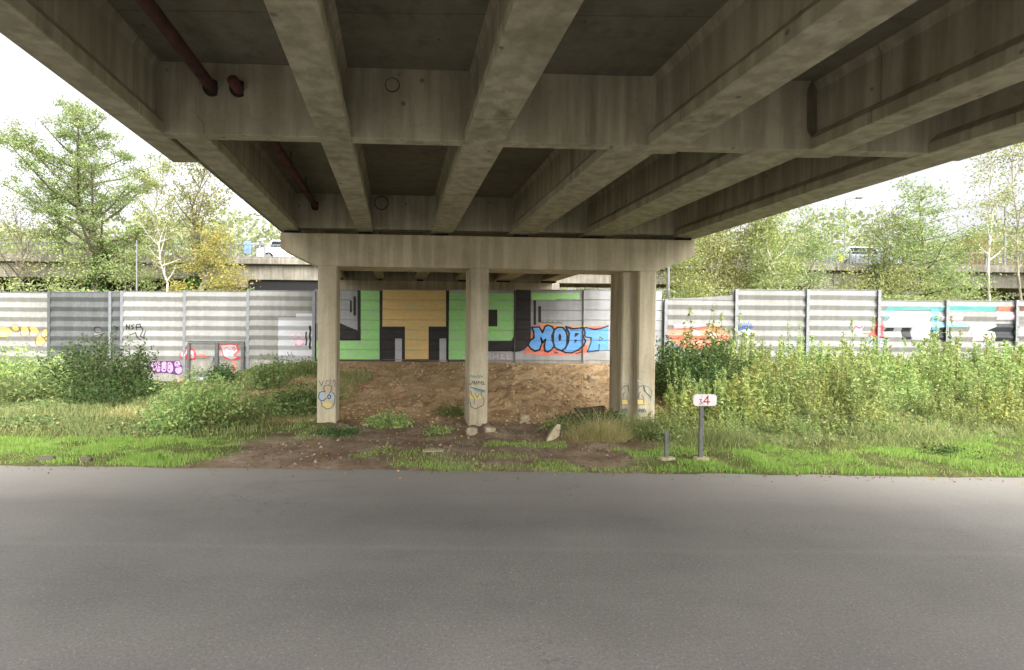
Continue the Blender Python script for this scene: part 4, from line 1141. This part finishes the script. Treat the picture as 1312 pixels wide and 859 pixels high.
# weeds and bushes on the bank -------------------------------------------------
def weed_parts(h, r, nst, nl, ls, spread=0.25, bushy=0.0):
    st = MB(); C = []
    for i in range(nst):
        a, q = random.uniform(0, 6.283), r * math.sqrt(random.random())
        b0 = Vector((q * math.cos(a), q * math.sin(a), -0.08))
        hh = h * random.uniform(0.55, 1.05) * (1 - 0.35 * (q / r) ** 2)
        tp_ = b0 + Vector((random.gauss(0, spread) * hh * 0.5 + b0.x * 0.35, random.gauss(0, spread) * hh * 0.5 + b0.y * 0.35, hh))
        mid = b0.lerp(tp_, 0.5) + Vector((random.gauss(0, 0.03), random.gauss(0, 0.03), 0.04))
        st.tube([b0, mid, tp_], [0.010, 0.007, 0.003], 3, cap=False)
        k_ = nl // nst
        f = rng.uniform(0.12, 1.0, k_)
        pts = np.array(b0)[None] * (1 - f[:, None]) + np.array(tp_)[None] * f[:, None]
        off = rng.normal(size=(k_, 3)) * np.array([1, 1, 0.5]) * (0.05 + bushy + 0.10 * (1 - f[:, None]))
        C.append(pts + off)
    C = np.concatenate(C); C[:, 2] = np.maximum(C[:, 2], 0.02)
    return st, leaves(C, ls, 0.15, 0.42)
def weed(name, label, cat, x, y, h, r, nst, nl, ls, lm, spread=0.25, bushy=0.0, group=None):
    z = h1(x, y)
    t = thing(name, label, cat, (x, y, z), group)
    st, lv = weed_parts(h, r, nst, nl, ls, spread, bushy)
    o = st.build('stems', M_stem, None, origin=(0, 0, 0)); o.parent = t; o.location = (0, 0, 0)
    o = quad_mesh('foliage', lv, lm); o.parent = t; o.location = (0, 0, 0)
    return t
def gpt(px, Y): return at(px, 500, Y).x
protos = []
def wlabel(o, v, x, y):
    hue = 'yellowish' if v % 3 == 0 else 'fresh green'
    px_ = 656 + 656 * x / y
    where = 'behind the numbered sign' if px_ < 985 else 'under the tallest barrier bays' if px_ < 1130 else 'below the teal graffiti bays'
    row = 'low front' if y < 14.3 else 'mid bank' if y < 17.6 else 'rear'
    o['label'] = '%s %s weed clump %s' % (row, hue, where)
    o['group'] = '%s %s weeds %s' % (row, hue, where)
lab_w = 'upright leafy yellow green weed clump on the bank right of the columns'
for v in range(6):
    protos.append(weed('weed_clump', lab_w, 'weeds', gpt(900 + v * 60, 14), 14 + 0.3 * v, [1.25, 1.5, 1.85, 1.35, 1.7, 2.15][v], [0.5, 0.45, 0.42, 0.55, 0.45, 0.38][v], [17, 15, 12, 18, 13, 9][v], [1350, 1250, 1100, 1500, 1150, 850][v], 0.105, L_weed if v % 3 else L_weed2, 0.07, -0.03, 'weed clumps on the right bank'))
for v, o in enumerate(protos): wlabel(o, v, o.location.x, o.location.y)
rows = [(12.2, 0.8, 0.95), (12.9, 0.8, 0.95), (13.8, 0.95, 1.0), (14.8, 0.95, 1.0), (15.9, 1.0, 1.0), (17.0, 1.05, 1.05), (18.2, 1.1, 1.05), (19.4, 1.2, 0.85)]
for ri, (Y, step, sc) in enumerate(rows):
    x = gpt(872 if Y < 16 else 858, Y) + 0.3 * (ri % 2)
    while x < gpt(1340, Y):
        xx, yy = x + random.uniform(-0.25, 0.25), Y + random.uniform(-0.35, 0.35)
        pxx = 656 + xx / yy * 656
        s_ = sc * random.uniform(0.62, 1.14) * (0.42 if Y < 12.5 else 0.62 if Y < 13.5 else 1 if Y < 16.5 else 1.22)
        if pxx > 1180 and Y < 15: s_ *= 0.75
        v = random.randrange(6)
        c_ = copy_tree(protos[v], (xx, yy, h1(xx, yy)), random.uniform(0, 6.28), (s_ * 1.1, s_ * 1.1, s_ * random.uniform(0.9, 1.1)))
        wlabel(c_, v, xx, yy)
        x += step * random.uniform(0.8, 1.2)
# named bushes
weed('bush', 'dark green leafy bush right against the third column', 'bush', gpt(868, 16.5), 16.5, 2.0, 0.9, 60, 5200, 0.12, L_dark, 0.3, 0.08)
weed('bush', 'dark green leafy bush in front of the orange graffiti', 'bush', gpt(912, 17.2), 17.2, 1.75, 0.9, 50, 4200, 0.12, L_dark, 0.3, 0.08)
weed('bush', 'large dark green upright bush against the left barrier', 'bush', gpt(128, 17), 17, 2.35, 1.15, 110, 9000, 0.115, L_dark, 0.18, 0.06)
weed('bush', 'lower grey green bush at the left foot of the large dark bush', 'bush', gpt(72, 16.4), 16.4, 1.25, 0.95, 60, 4200, 0.11, L_mid, 0.3, 0.08)
weed('bush', 'dull dark bush at the front foot of the large dark bush', 'bush', gpt(150, 15.9), 15.9, 1.0, 0.95, 60, 4200, 0.10, L_dark, 0.35, 0.08)
weed('bush', 'bright green bush at the left edge below the yellow graffiti', 'bush', gpt(12, 18.5), 18.5, 1.5, 1.2, 60, 4800, 0.12, L_weed, 0.3, 0.08)
weed('bush', 'mixed green bush low at the left edge of the bank', 'bush', gpt(22, 16), 16, 1.0, 1.2, 60, 4200, 0.11, L_mid, 0.35, 0.08)
weed('bush', 'yellow green arching bush beside the brown soil patch', 'bush', gpt(252, 12.6), 12.6, 1.6, 0.75, 46, 4600, 0.10, L_weed, 0.45, 0.07)
weed('bush', 'loose green bush leaning toward the brown soil patch', 'bush', gpt(293, 12.9), 12.9, 0.85, 0.6, 30, 2200, 0.095, L_mid, 0.5, 0.07)
weed('bush', 'small dark green bush at the foot of the service door', 'bush', gpt(285, 17.5), 17.5, 0.85, 0.32, 24, 1300, 0.10, L_dark, 0.2, 0.04)
weed('weed', 'tall green weed standing before the pale repainted panel', 'weeds', gpt(344, 16.8), 16.8, 1.25, 0.4, 20, 1300, 0.115, L_mid, 0.2, 0.02)
weed('weed', 'dark straggling weed on the bank shoulder left of the columns', 'weeds', gpt(385, 18.5), 18.5, 0.75, 0.8, 36, 2200, 0.10, L_mid, 0.6, 0.05)
weed('bush', 'low bramble bush spreading left of the first column', 'bush', gpt(345, 14.2), 14.8, 0.75, 1.0, 60, 3600, 0.095, L_mid, 0.5, 0.08)
weed('bush', 'low dark bramble bush just left of the first column', 'bush', gpt(380, 14.6), 15.2, 0.85, 0.6, 46, 2600, 0.095, L_dark, 0.5, 0.08)
weed('weed', 'bright green weed patch at the foot of the dirt bank between columns', 'weeds', gpt(497, 13.2), 13.2, 0.45, 0.42, 30, 1400, 0.08, L_weed, 0.5, 0.03)
weed('weed', 'small green weed tuft just left of the middle column', 'weeds', gpt(563, 12.7), 12.7, 0.25, 0.25, 18, 600, 0.07, L_weed, 0.5, 0.02)
weed('weed', 'dark weed growing against the left face of the middle column', 'weeds', gpt(578, 14.6), 14.6, 0.5, 0.3, 18, 700, 0.08, L_mid, 0.4, 0.03)
weed('weed', 'little weed tuft on the brown soil, left one by the road', 'weeds', gpt(467, 9.9), 9.9, 0.12, 0.16, 12, 260, 0.05, L_weed, 0.6, 0.02)
weed('weed', 'little weed tuft on the brown soil, right one by the road', 'weeds', gpt(497, 10.3), 10.3, 0.16, 0.18, 12, 320, 0.05, L_weed, 0.6, 0.02)
weed('weed', 'dark green weeds to the left of the third column base', 'weeds', gpt(745, 13.2), 13.2, 0.5, 0.5, 34, 1700, 0.09, L_dark, 0.5, 0.04)
weed('weed', 'dark green weeds right before the third column base', 'weeds', gpt(778, 13.0), 13.0, 0.45, 0.4, 30, 1300, 0.09, L_dark, 0.5, 0.04)
weed('weed', 'small plant sprouting beside the leaning concrete slabs', 'weeds', gpt(722, 11.9), 11.9, 0.3, 0.3, 20, 600, 0.07, L_mid, 0.5, 0.03)
weed('weed', 'olive weeds in front of the short empty post', 'weeds', gpt(838, 11.9), 11.9, 0.6, 0.5, 30, 1200, 0.085, L_mid, 0.45, 0.03)
weed('weed', 'low dark plant near the right end of the grass verge', 'weeds', gpt(1215, 10.6), 10.6, 0.16, 0.4, 24, 900, 0.07, L_dark, 0.8, 0.03)
weed('weed', 'dark scraggly plant in the soil below the first column', 'weeds', gpt(432, 11.6), 11.6, 0.22, 0.35, 22, 700, 0.07, L_dark, 0.7, 0.03)

# grass ------------------------------------------------------------------------
def blades(x, y, h, w, lean=0.6, z0=-0.01):
    n_ = len(x); z = H(x, y) + z0
    a = rng.uniform(0, 6.283, n_); la = rng.uniform(0, 6.283, n_); L = lean * h * rng.random(n_)
    hh = h * rng.uniform(0.5, 1.2, n_)
    dx, dy = np.cos(a) * w / 2, np.sin(a) * w / 2
    b0 = np.stack([x - dx, y - dy, z], -1); b1 = np.stack([x + dx, y + dy, z], -1)
    tx, ty = x + np.cos(la) * L, y + np.sin(la) * L
    t0 = np.stack([tx - dx * 0.15, ty - dy * 0.15, z + hh], -1); t1 = np.stack([tx + dx * 0.15, ty + dy * 0.15, z + hh], -1)
    return np.stack([b0, b1, t1, t0], 1)
def scatter(n_, x0, x1, y0, y1, dens):
    x = rng.uniform(x0, x1, n_); y = rng.uniform(y0, y1, n_)
    k_ = dens(x, y) > rng.random(n_)
    return x[k_], y[k_]
def lawn_left(x, y):
    w = 0.6 * fbm(x * 0.8, y * 0.8, 91, 3)
    return (1 - sstep(-6.4, -5.0, x + w)) * (1 - sstep(10.7, 11.8, y + 0.5 * w)) * sstep(9.06, 9.2, y + 0.05 * w) * np.clip(0.55 + 0.9 * vnoise(x * 1.6, y * 2.2, 93), 0.06, 1)
def lawn_right(x, y):
    w = 0.7 * fbm(x * 0.8, y * 0.8, 95, 3)
    far = np.interp(x, [2, 4, 12], [10.1, 10.9, 11.6])
    return sstep(1.7, 2.9, x + w + 0.9 * (y - 10)) * (1 - sstep(far - 0.3, far + 0.5, y + 0.4 * w)) * sstep(9.06, 9.2, y + 0.05 * w) * np.clip(0.55 + 0.9 * vnoise(x * 1.4, y * 2.2, 97), 0.05, 1)
def tufts_mid(x, y):
    return np.clip(2.6 * vnoise(x * 1.1, y * 1.6, 99) - 0.9, 0, 1) * (np.where(np.abs(y - 9.25) < 0.2, 1.0, 0.35)) + np.where((np.abs(x - 0.3) < 0.9) & (np.abs(y - 11.0) < 0.25), 0.6, 0) + np.where((x > -0.5) & (np.abs(y - 9.2) < 0.12), 0.5, 0)
V = []
x, y = scatter(150000, -16, -4, 9.0, 12, lawn_left); V.append(blades(x, y, 0.085 * np.clip(0.85 + 0.7 * fbm(x * 1.5, y * 2, 131, 3), 0.35, 1.7), 0.011))
x, y = scatter(150000, 1.2, 16, 9.0, 12.4, lawn_right); V.append(blades(x, y, 0.085 * np.clip(0.85 + 0.7 * fbm(x * 1.5, y * 2, 133, 3), 0.35, 1.7), 0.011))
x, y = scatter(60000, -6, 3, 9.0, 12.8, tufts_mid); V.append(blades(x, y, 0.07, 0.010))
tag(quad_mesh('grass', np.concatenate(V), G_grass), kind='stuff')
def rough_left(x, y):
    w = 0.6 * fbm(x * 0.7, y * 0.7, 101, 3)
    return (1 - sstep(-7.2, -5.6, x + w + 0.3 * (y - 12) * -1)) * sstep(10.8, 11.6, y + 0.4 * w) * np.clip(0.6 + 0.8 * vnoise(x, y, 103), 0.1, 1)
def rough_right(x, y):
    w = 0.6 * fbm(x * 0.7, y * 0.7, 105, 3)
    return sstep(3.2, 4.4, x + w) * sstep(10.9, 11.6, y + 0.4 * w) * np.clip(0.25 + 0.9 * vnoise(x, y, 107), 0.0, 1)
V = []
x, y = scatter(90000, -22, -5, 10.8, 19, rough_left); V.append(blades(x, y, 0.2, 0.012, 0.9))
x, y = scatter(60000, 3, 18, 10.8, 15, rough_right); V.append(blades(x, y, 0.16, 0.012, 0.9))
tag(quad_mesh('rough_grass', np.concatenate(V), G_dull), kind='stuff')
# low leafy cover on the left bank
def cover(x, y):
    w = 0.6 * fbm(x * 0.6, y * 0.6, 111, 3)
    return (1 - sstep(-7.6, -6.2, x + w)) * sstep(11.2, 12.2, y + 0.4 * w) * np.clip(0.3 + 1.3 * vnoise(x * 0.8, y * 0.8, 113), 0, 1)
x, y = scatter(60000, -24, -5.5, 11, 20.5, cover)
zz = H(x, y) + rng.random(len(x)) ** 1.5 * (0.06 + 0.22 * np.clip(0.2 + vnoise(x * 0.9, y * 0.9, 115), 0, 1))
V = [leaves(np.stack([x, y, zz], -1), 0.085, 0.0, 0.6, 0.4)]
x, y = scatter(26000, 4.5, 20, 11.3, 20.5, lambda a, c: np.clip(0.4 + vnoise(a, c, 117), 0, 1))
zz = H(x, y) + rng.random(len(x)) ** 1.5 * 0.4
V.append(leaves(np.stack([x, y, zz], -1), 0.085, 0.0, 0.6, 0.4))
tag(quad_mesh('ground_cover', np.concatenate(V), L_cover), kind='stuff')
# dry grass tussocks
def tussock(label, px, Y, h, r, nn, mat=G_dry):
    x0 = gpt(px, Y); t = thing('grass_tussock', label, 'grass', (x0, Y, h1(x0, Y)))
    a, q = rng.uniform(0, 6.283, nn), r * np.sqrt(rng.random(nn))
    V_ = blades(x0 + q * np.cos(a), Y + 0.6 * q * np.sin(a), h * (1.05 - 0.7 * (q / r) ** 2) * rng.uniform(0.45, 1.3, nn), 0.011, 1.3)
    quad_mesh('blades', V_, mat, t, (x0, Y, h1(x0, Y)))
tussock('dry yellow grass tussock between the slabs and the short post', 775, 11.6, 0.55, 0.62, 1700)
tussock('pale straw coloured grass in front of the third column', 826, 12.2, 0.6, 0.5, 1500, G_dull)
tussock('dry grass beside the leaning concrete slabs', 742, 11.5, 0.3, 0.4, 700)
tussock('dry yellow grass patch on the left bank below the dark bush', 172, 13.6, 0.25, 0.9, 1600)
tussock('faded grass behind the numbered sign', 925, 11.5, 0.4, 0.9, 1800, G_dull)
tussock('faded straw grass at the foot of the weeds on the far right', 1170, 11.9, 0.45, 1.5, 2400, G_dull)

# loose clods on the bare bank
def clods(n_, x0, x1, y0, y1, dens, smin, smax):
    x, y = scatter(n_, x0, x1, y0, y1, dens)
    k_ = len(x)
    z = H(x, y)
    s_ = smin + (smax - smin) * rng.random(k_) ** 3
    base = np.array([(1, 0, 0), (0, 1, 0), (-1, 0, 0), (0, -1, 0), (0, 0, 0.8), (0, 0, -0.6)], float)
    verts = base[None] * rng.uniform(0.5, 1.2, (k_, 6, 3)) + rng.normal(0, 0.14, (k_, 6, 3))
    ang = rng.uniform(0, 6.283, k_); c_, q_ = np.cos(ang)[:, None], np.sin(ang)[:, None]
    vx = verts[:, :, 0] * c_ - verts[:, :, 1] * q_; vy = verts[:, :, 0] * q_ + verts[:, :, 1] * c_
    verts = np.stack([vx, vy, verts[:, :, 2]], -1) * s_[:, None, None] + np.stack([x, y, z + 0.2 * s_], -1)[:, None]
    tri = [(0, 1, 4), (1, 2, 4), (2, 3, 4), (3, 0, 4), (1, 0, 5), (2, 1, 5), (3, 2, 5), (0, 3, 5)]
    return verts.reshape(-1, 3), [tuple(int(i) * 6 + j for j in f) for i in range(k_) for f in tri]
m, n, l, b = new_mat('clod_soil')
g = n.new('ShaderNodeNewGeometry')
l.new(ramp(n, l, g.outputs['Random Per Island'], [(0, lin(134, 108, 80)), (0.5, lin(172, 144, 108)), (0.95, lin(192, 165, 128)), (1, lin(210, 190, 156))]), b.inputs['Base Color'])
b.inputs['Roughness'].default_value = 1
M_clod = m
m, n, l, b = new_mat('grit_soil')
g = n.new('ShaderNodeNewGeometry')
l.new(ramp(n, l, g.outputs['Random Per Island'], [(0, lin(92, 74, 58)), (0.6, lin(122, 103, 84)), (1, lin(156, 140, 118))]), b.inputs['Base Color'])
b.inputs['Roughness'].default_value = 1
M_grit = m
v_, f_ = clods(16000, -9.5, 6, 13.6, 21, lambda a, c: soil_mask(a, c) * np.clip(0.5 + vnoise(a * 1.5, c * 1.5, 121), 0.1, 1), 0.01, 0.075)
mb = MB(); mb.v = [tuple(q) for q in v_]; mb.f = f_; mb.m = [0] * len(f_)
tag(mb.build('soil_clods', M_clod, origin=(0, 0, 0)), kind='stuff')
v_, f_ = clods(8000, -7, 4, 9.15, 14.4, lambda a, c: dirt_mask(a, c) * np.clip(0.4 + vnoise(a * 1.5, c * 1.5, 123), 0.05, 1), 0.008, 0.05)
mb = MB(); mb.v = [tuple(q) for q in v_]; mb.f = f_; mb.m = [0] * len(f_)
tag(mb.build('soil_grit', M_grit, origin=(0, 0, 0)), kind='stuff')

v_, f_ = clods(5000, -14, 14, 8.5, 9.12, lambda a, c: np.clip((c - 8.45) / 0.65, 0, 1) ** 2.5 * np.clip(0.5 + 0.9 * vnoise(a * 0.8, c * 2, 125), 0.05, 1), 0.005, 0.022)
mb = MB(); mb.v = [tuple(q) if q[1] > 9.1 else (q[0], q[1], q[2] + 0.042) for q in v_]; mb.f = f_; mb.m = [0] * len(f_)
tag(mb.build('roadside_grit', M_grit, origin=(0, 0, 0)), kind='stuff')

# fallen leaves on the bare soil, the verge and the road edge
def litter(n_, x0, x1, y0, y1, dens):
    x, y = scatter(n_, x0, x1, y0, y1, dens)
    z = np.where(y < 9.06, 0.0, H(x, y)) + 0.012
    return leaves(np.stack([x, y, z], -1), 0.055, 0.0, 0.6, 0.85)
M_lit = leafmat('dead_leaf', [(0, lin(104, 78, 52)), (0.5, lin(150, 116, 70)), (1, lin(186, 156, 92))], 0.1, 0.0)
V = [litter(2600, -12, 14, 9.1, 13.5, lambda a, c: np.clip(0.3 + vnoise(a * 0.9, c * 1.3, 141), 0.03, 1)),
     litter(700, -14, 14, 8.3, 9.1, lambda a, c: np.clip((c - 8.2) / 0.9, 0, 1) ** 2 * np.clip(0.4 + vnoise(a, c, 143), 0.03, 1)),
     litter(900, -9, 6, 13.5, 20, lambda a, c: np.clip(0.2 + vnoise(a, c, 145), 0.03, 1))]
tag(quad_mesh('leaf_litter', np.concatenate(V), M_lit), kind='stuff')
M_ledge_shade = simple('ledge_shade_brown', lin(74, 60, 46), 0.95, 0, 0.35, 12)
x0, x1 = gpt(738, 14.5), gpt(775, 14.5)
tp_ = MB().hexa([(x0, 14.45, 0.17), (x1, 14.35, 0.24), (x1, 14.6, 0.24), (x0, 14.7, 0.17), (x0, 14.45, 0.3), (x1, 14.35, 0.4), (x1, 14.6, 0.4), (x0, 14.7, 0.3)]).build('ledge_shade_block', M_ledge_shade, bevel=0.015)  # dark block standing in for the shadow beneath a bank ledge
tag(tp_, 'dark brown timber lying at the bank foot left of the third column', 'shade')

# stones and broken concrete
def stone(label, px, Y, sx_, sy_, sz_, mat, rot=(0, 0, 0), group=None, name='stone'):
    import bmesh
    x0 = gpt(px, Y); bm = bmesh.new()
    bmesh.ops.create_icosphere(bm, subdivisions=2, radius=1.0)
    sd_ = random.random() * 100
    for v in bm.verts:
        d = v.co.normalized()
        k_ = 1 + 0.25 * math.sin(d.x * 5 + sd_) * math.cos(d.y * 4 - sd_) + 0.12 * math.sin(d.z * 9 + sd_)
        q = d * k_
        for i in range(3): q[i] = max(-0.72, min(0.72, q[i]))
        v.co = Vector((q.x * sx_, q.y * sy_, q.z * sz_))
    me_ = bpy.data.meshes.new(name); bm.to_mesh(me_); bm.free(); me_.materials.append(mat)
    o = bpy.data.objects.new(name, me_); col.objects.link(o)
    place(o, (x0, Y, h1(x0, Y) + sz_ * 0.4)); o.rotation_euler = rot
    return tag(o, label, 'stone', group)
sg = 'stones on the dirt bank'
stone('reddish block lodged in the dirt bank right of the first column', 466, 17.3, 0.26, 0.2, 0.12, M_stone_r, (0.2, 0.1, 0.4), sg)
stone('dark reddish stone on the ledge of the bank between the columns', 513, 16.6, 0.2, 0.16, 0.1, M_stone_r, (0.1, -0.2, 0.9), sg)
stone('pale angular stone high on the bank left of the third column', 757, 18.3, 0.2, 0.12, 0.16, M_stone, (0.6, 0.4, 0.5), sg)
stone('pale narrow stone below the angular one on the bank', 752, 17.2, 0.1, 0.1, 0.14, M_stone, (0.6, -0.3, 0.5), sg)
stone('pale rounded stone in the soil right below the middle column', 628, 12.4, 0.18, 0.15, 0.1, M_stone, (0, 0.1, 0.3), sg)
stone('grey rounded stone touching the foot of the middle column', 605, 12.2, 0.17, 0.15, 0.16, M_stone, (0, 0.2, 1.3), sg)
stone('pale stone at the bank foot right of the middle column', 672, 14.2, 0.2, 0.15, 0.14, M_stone, (0.2, 0, 0.3), sg)
stone('small white stone by the weed patch at the bank foot', 468, 12.8, 0.1, 0.08, 0.06, M_stone, (0, 0, 0.3), sg)
stone('flat pale stone in the trodden soil near the road', 556, 10.2, 0.3, 0.16, 0.03, M_stone, (0, 0, 0.1), sg)
stone('dark stone block in the grass edge at the far left', 60, 9.35, 0.2, 0.1, 0.06, M_stone_d, (0, 0, 0.1), 'stones along the road edge')
stone('dark stone in the grass edge below the yellow green bush', 111, 9.35, 0.13, 0.09, 0.06, M_stone_d, (0, 0.1, 0.2), 'stones along the road edge')
def slab(label, px, Y, L, w, th, tilt, yaw):
    x0 = gpt(px, Y)
    pf = [(-w / 2, 0), (w / 2, 0.02), (w / 2 * 0.9, L * 0.6), (w / 2 * 0.7, L), (-w / 2 * 0.5, L * 0.97), (-w / 2, L * 0.5)]
    mb_ = MB(); mb_.prism([(a, -th / 2, c) for a, c in pf], [(a, th / 2, c) for a, c in pf])
    o = mb_.build('concrete_slab', M_stone, origin=(0, 0, 0), bevel=0.012)
    place(o, (x0, Y, h1(x0, Y) - 0.06)); o.rotation_euler = (math.radians(-12), math.radians(tilt), yaw)
    tag(o, label, 'concrete slab', 'leaning broken slabs')
slab('longer broken concrete slab leaning in the soil hollow', 703, 11.4, 0.5, 0.16, 0.1, 35, 0.3)
slab('shorter broken concrete slab leaning right of the longer one', 712, 11.5, 0.32, 0.12, 0.09, 25, 0.5)

# ------------------------------------------------------------------ numbered sign and its empty neighbour
def post_sign(px, base_py, top_py, label, plate):
    Y = 9.85; a = at(px, base_py, Y); zt = at(px, top_py, Y).z; zb = h1(a.x, Y)
    t = thing('marker_sign' if plate else 'short_post', label, 'sign' if plate else 'post', (a.x, Y, zb))
    mb_ = MB()
    mb_.box(a.x - 0.035, a.x + 0.035, Y - 0.004, Y + 0.004, zb - 0.1, zt); mb_.box(a.x - 0.035, a.x - 0.027, Y + 0.004, Y + 0.04, zb - 0.1, zt); mb_.box(a.x + 0.027, a.x + 0.035, Y + 0.004, Y + 0.04, zb - 0.1, zt)
    mb_.build('post', M_steel_dk, t)
    MB().prism([(a.x + 0.2 * math.cos(k_) , Y + 0.14 * math.sin(k_), zb - 0.05) for k_ in np.linspace(0, 5.5, 8)], [(a.x + 0.15 * math.cos(k_), Y + 0.1 * math.sin(k_), zb + 0.04) for k_ in np.linspace(0, 5.5, 8)]).build('footing', M_stone, t)
    if plate:
        p0, p1 = at(888, 520, Y), at(918, 505.5, Y)
        ch = 0.035; x0, x1, z0, z1 = p0.x, p1.x, p0.z, p1.z
        oc = [(x0 + ch, z0), (x1 - ch, z0), (x1, z0 + ch), (x1, z1 - ch), (x1 - ch, z1), (x0 + ch, z1), (x0, z1 - ch), (x0, z0 + ch)]
        pl = MB().prism([(x, Y - 0.012, z) for x, z in oc], [(x, Y - 0.0045, z) for x, z in oc]).build('plate', M_sign, t)
        for bz in (z0 + (z1 - z0) * 0.3, z0 + (z1 - z0) * 0.78):
            MB().tube([(a.x + 0.005, Y - 0.019, bz), (a.x + 0.005, Y - 0.0125, bz)], [0.008, 0.008], 8).build('bolt', M_steel_dk, pl)
        def digits(strokes, w):
            d = MB()
            for pts in strokes:
                for (ax, ay), (bx, by) in zip(pts[:-1], pts[1:]):
                    q0, q1 = at(ax, ay, Y - 0.014), at(bx, by, Y - 0.014)
                    dv = (q1 - q0); Ld = dv.length; dv.normalize(); nv = Vector((-dv.z, 0, dv.x)) * w / 2; ev = dv * w * 0.4
                    lo_ = [q0 + nv - ev, q1 + nv + ev, q1 - nv + ev, q0 - nv - ev]
                    d.prism([(v.x, Y - 0.0145, v.z) for v in lo_], [(v.x, Y - 0.0122, v.z) for v in lo_])
            return d
        digits([[(896, 512.2), (899, 512), (897.4, 514.6), (899.2, 516.2), (898, 518), (895.6, 517.6)]], 0.014).build('numeral', M_sred, pl)
        digits([[(907, 518.2), (907, 508.2), (901.8, 515.2), (909.2, 515.2)]], 0.022).build('numeral', M_sred, pl)
        digits([[(900.4, 517.8), (900.9, 517.8)]], 0.014).build('decimal_point', M_sred, pl)
post_sign(898, 594, 521, 'white marker plate with red numerals 3.4 on a steel post in the verge', True)
post_sign(854, 593, 552, 'short empty steel post left of the numbered marker plate', False)
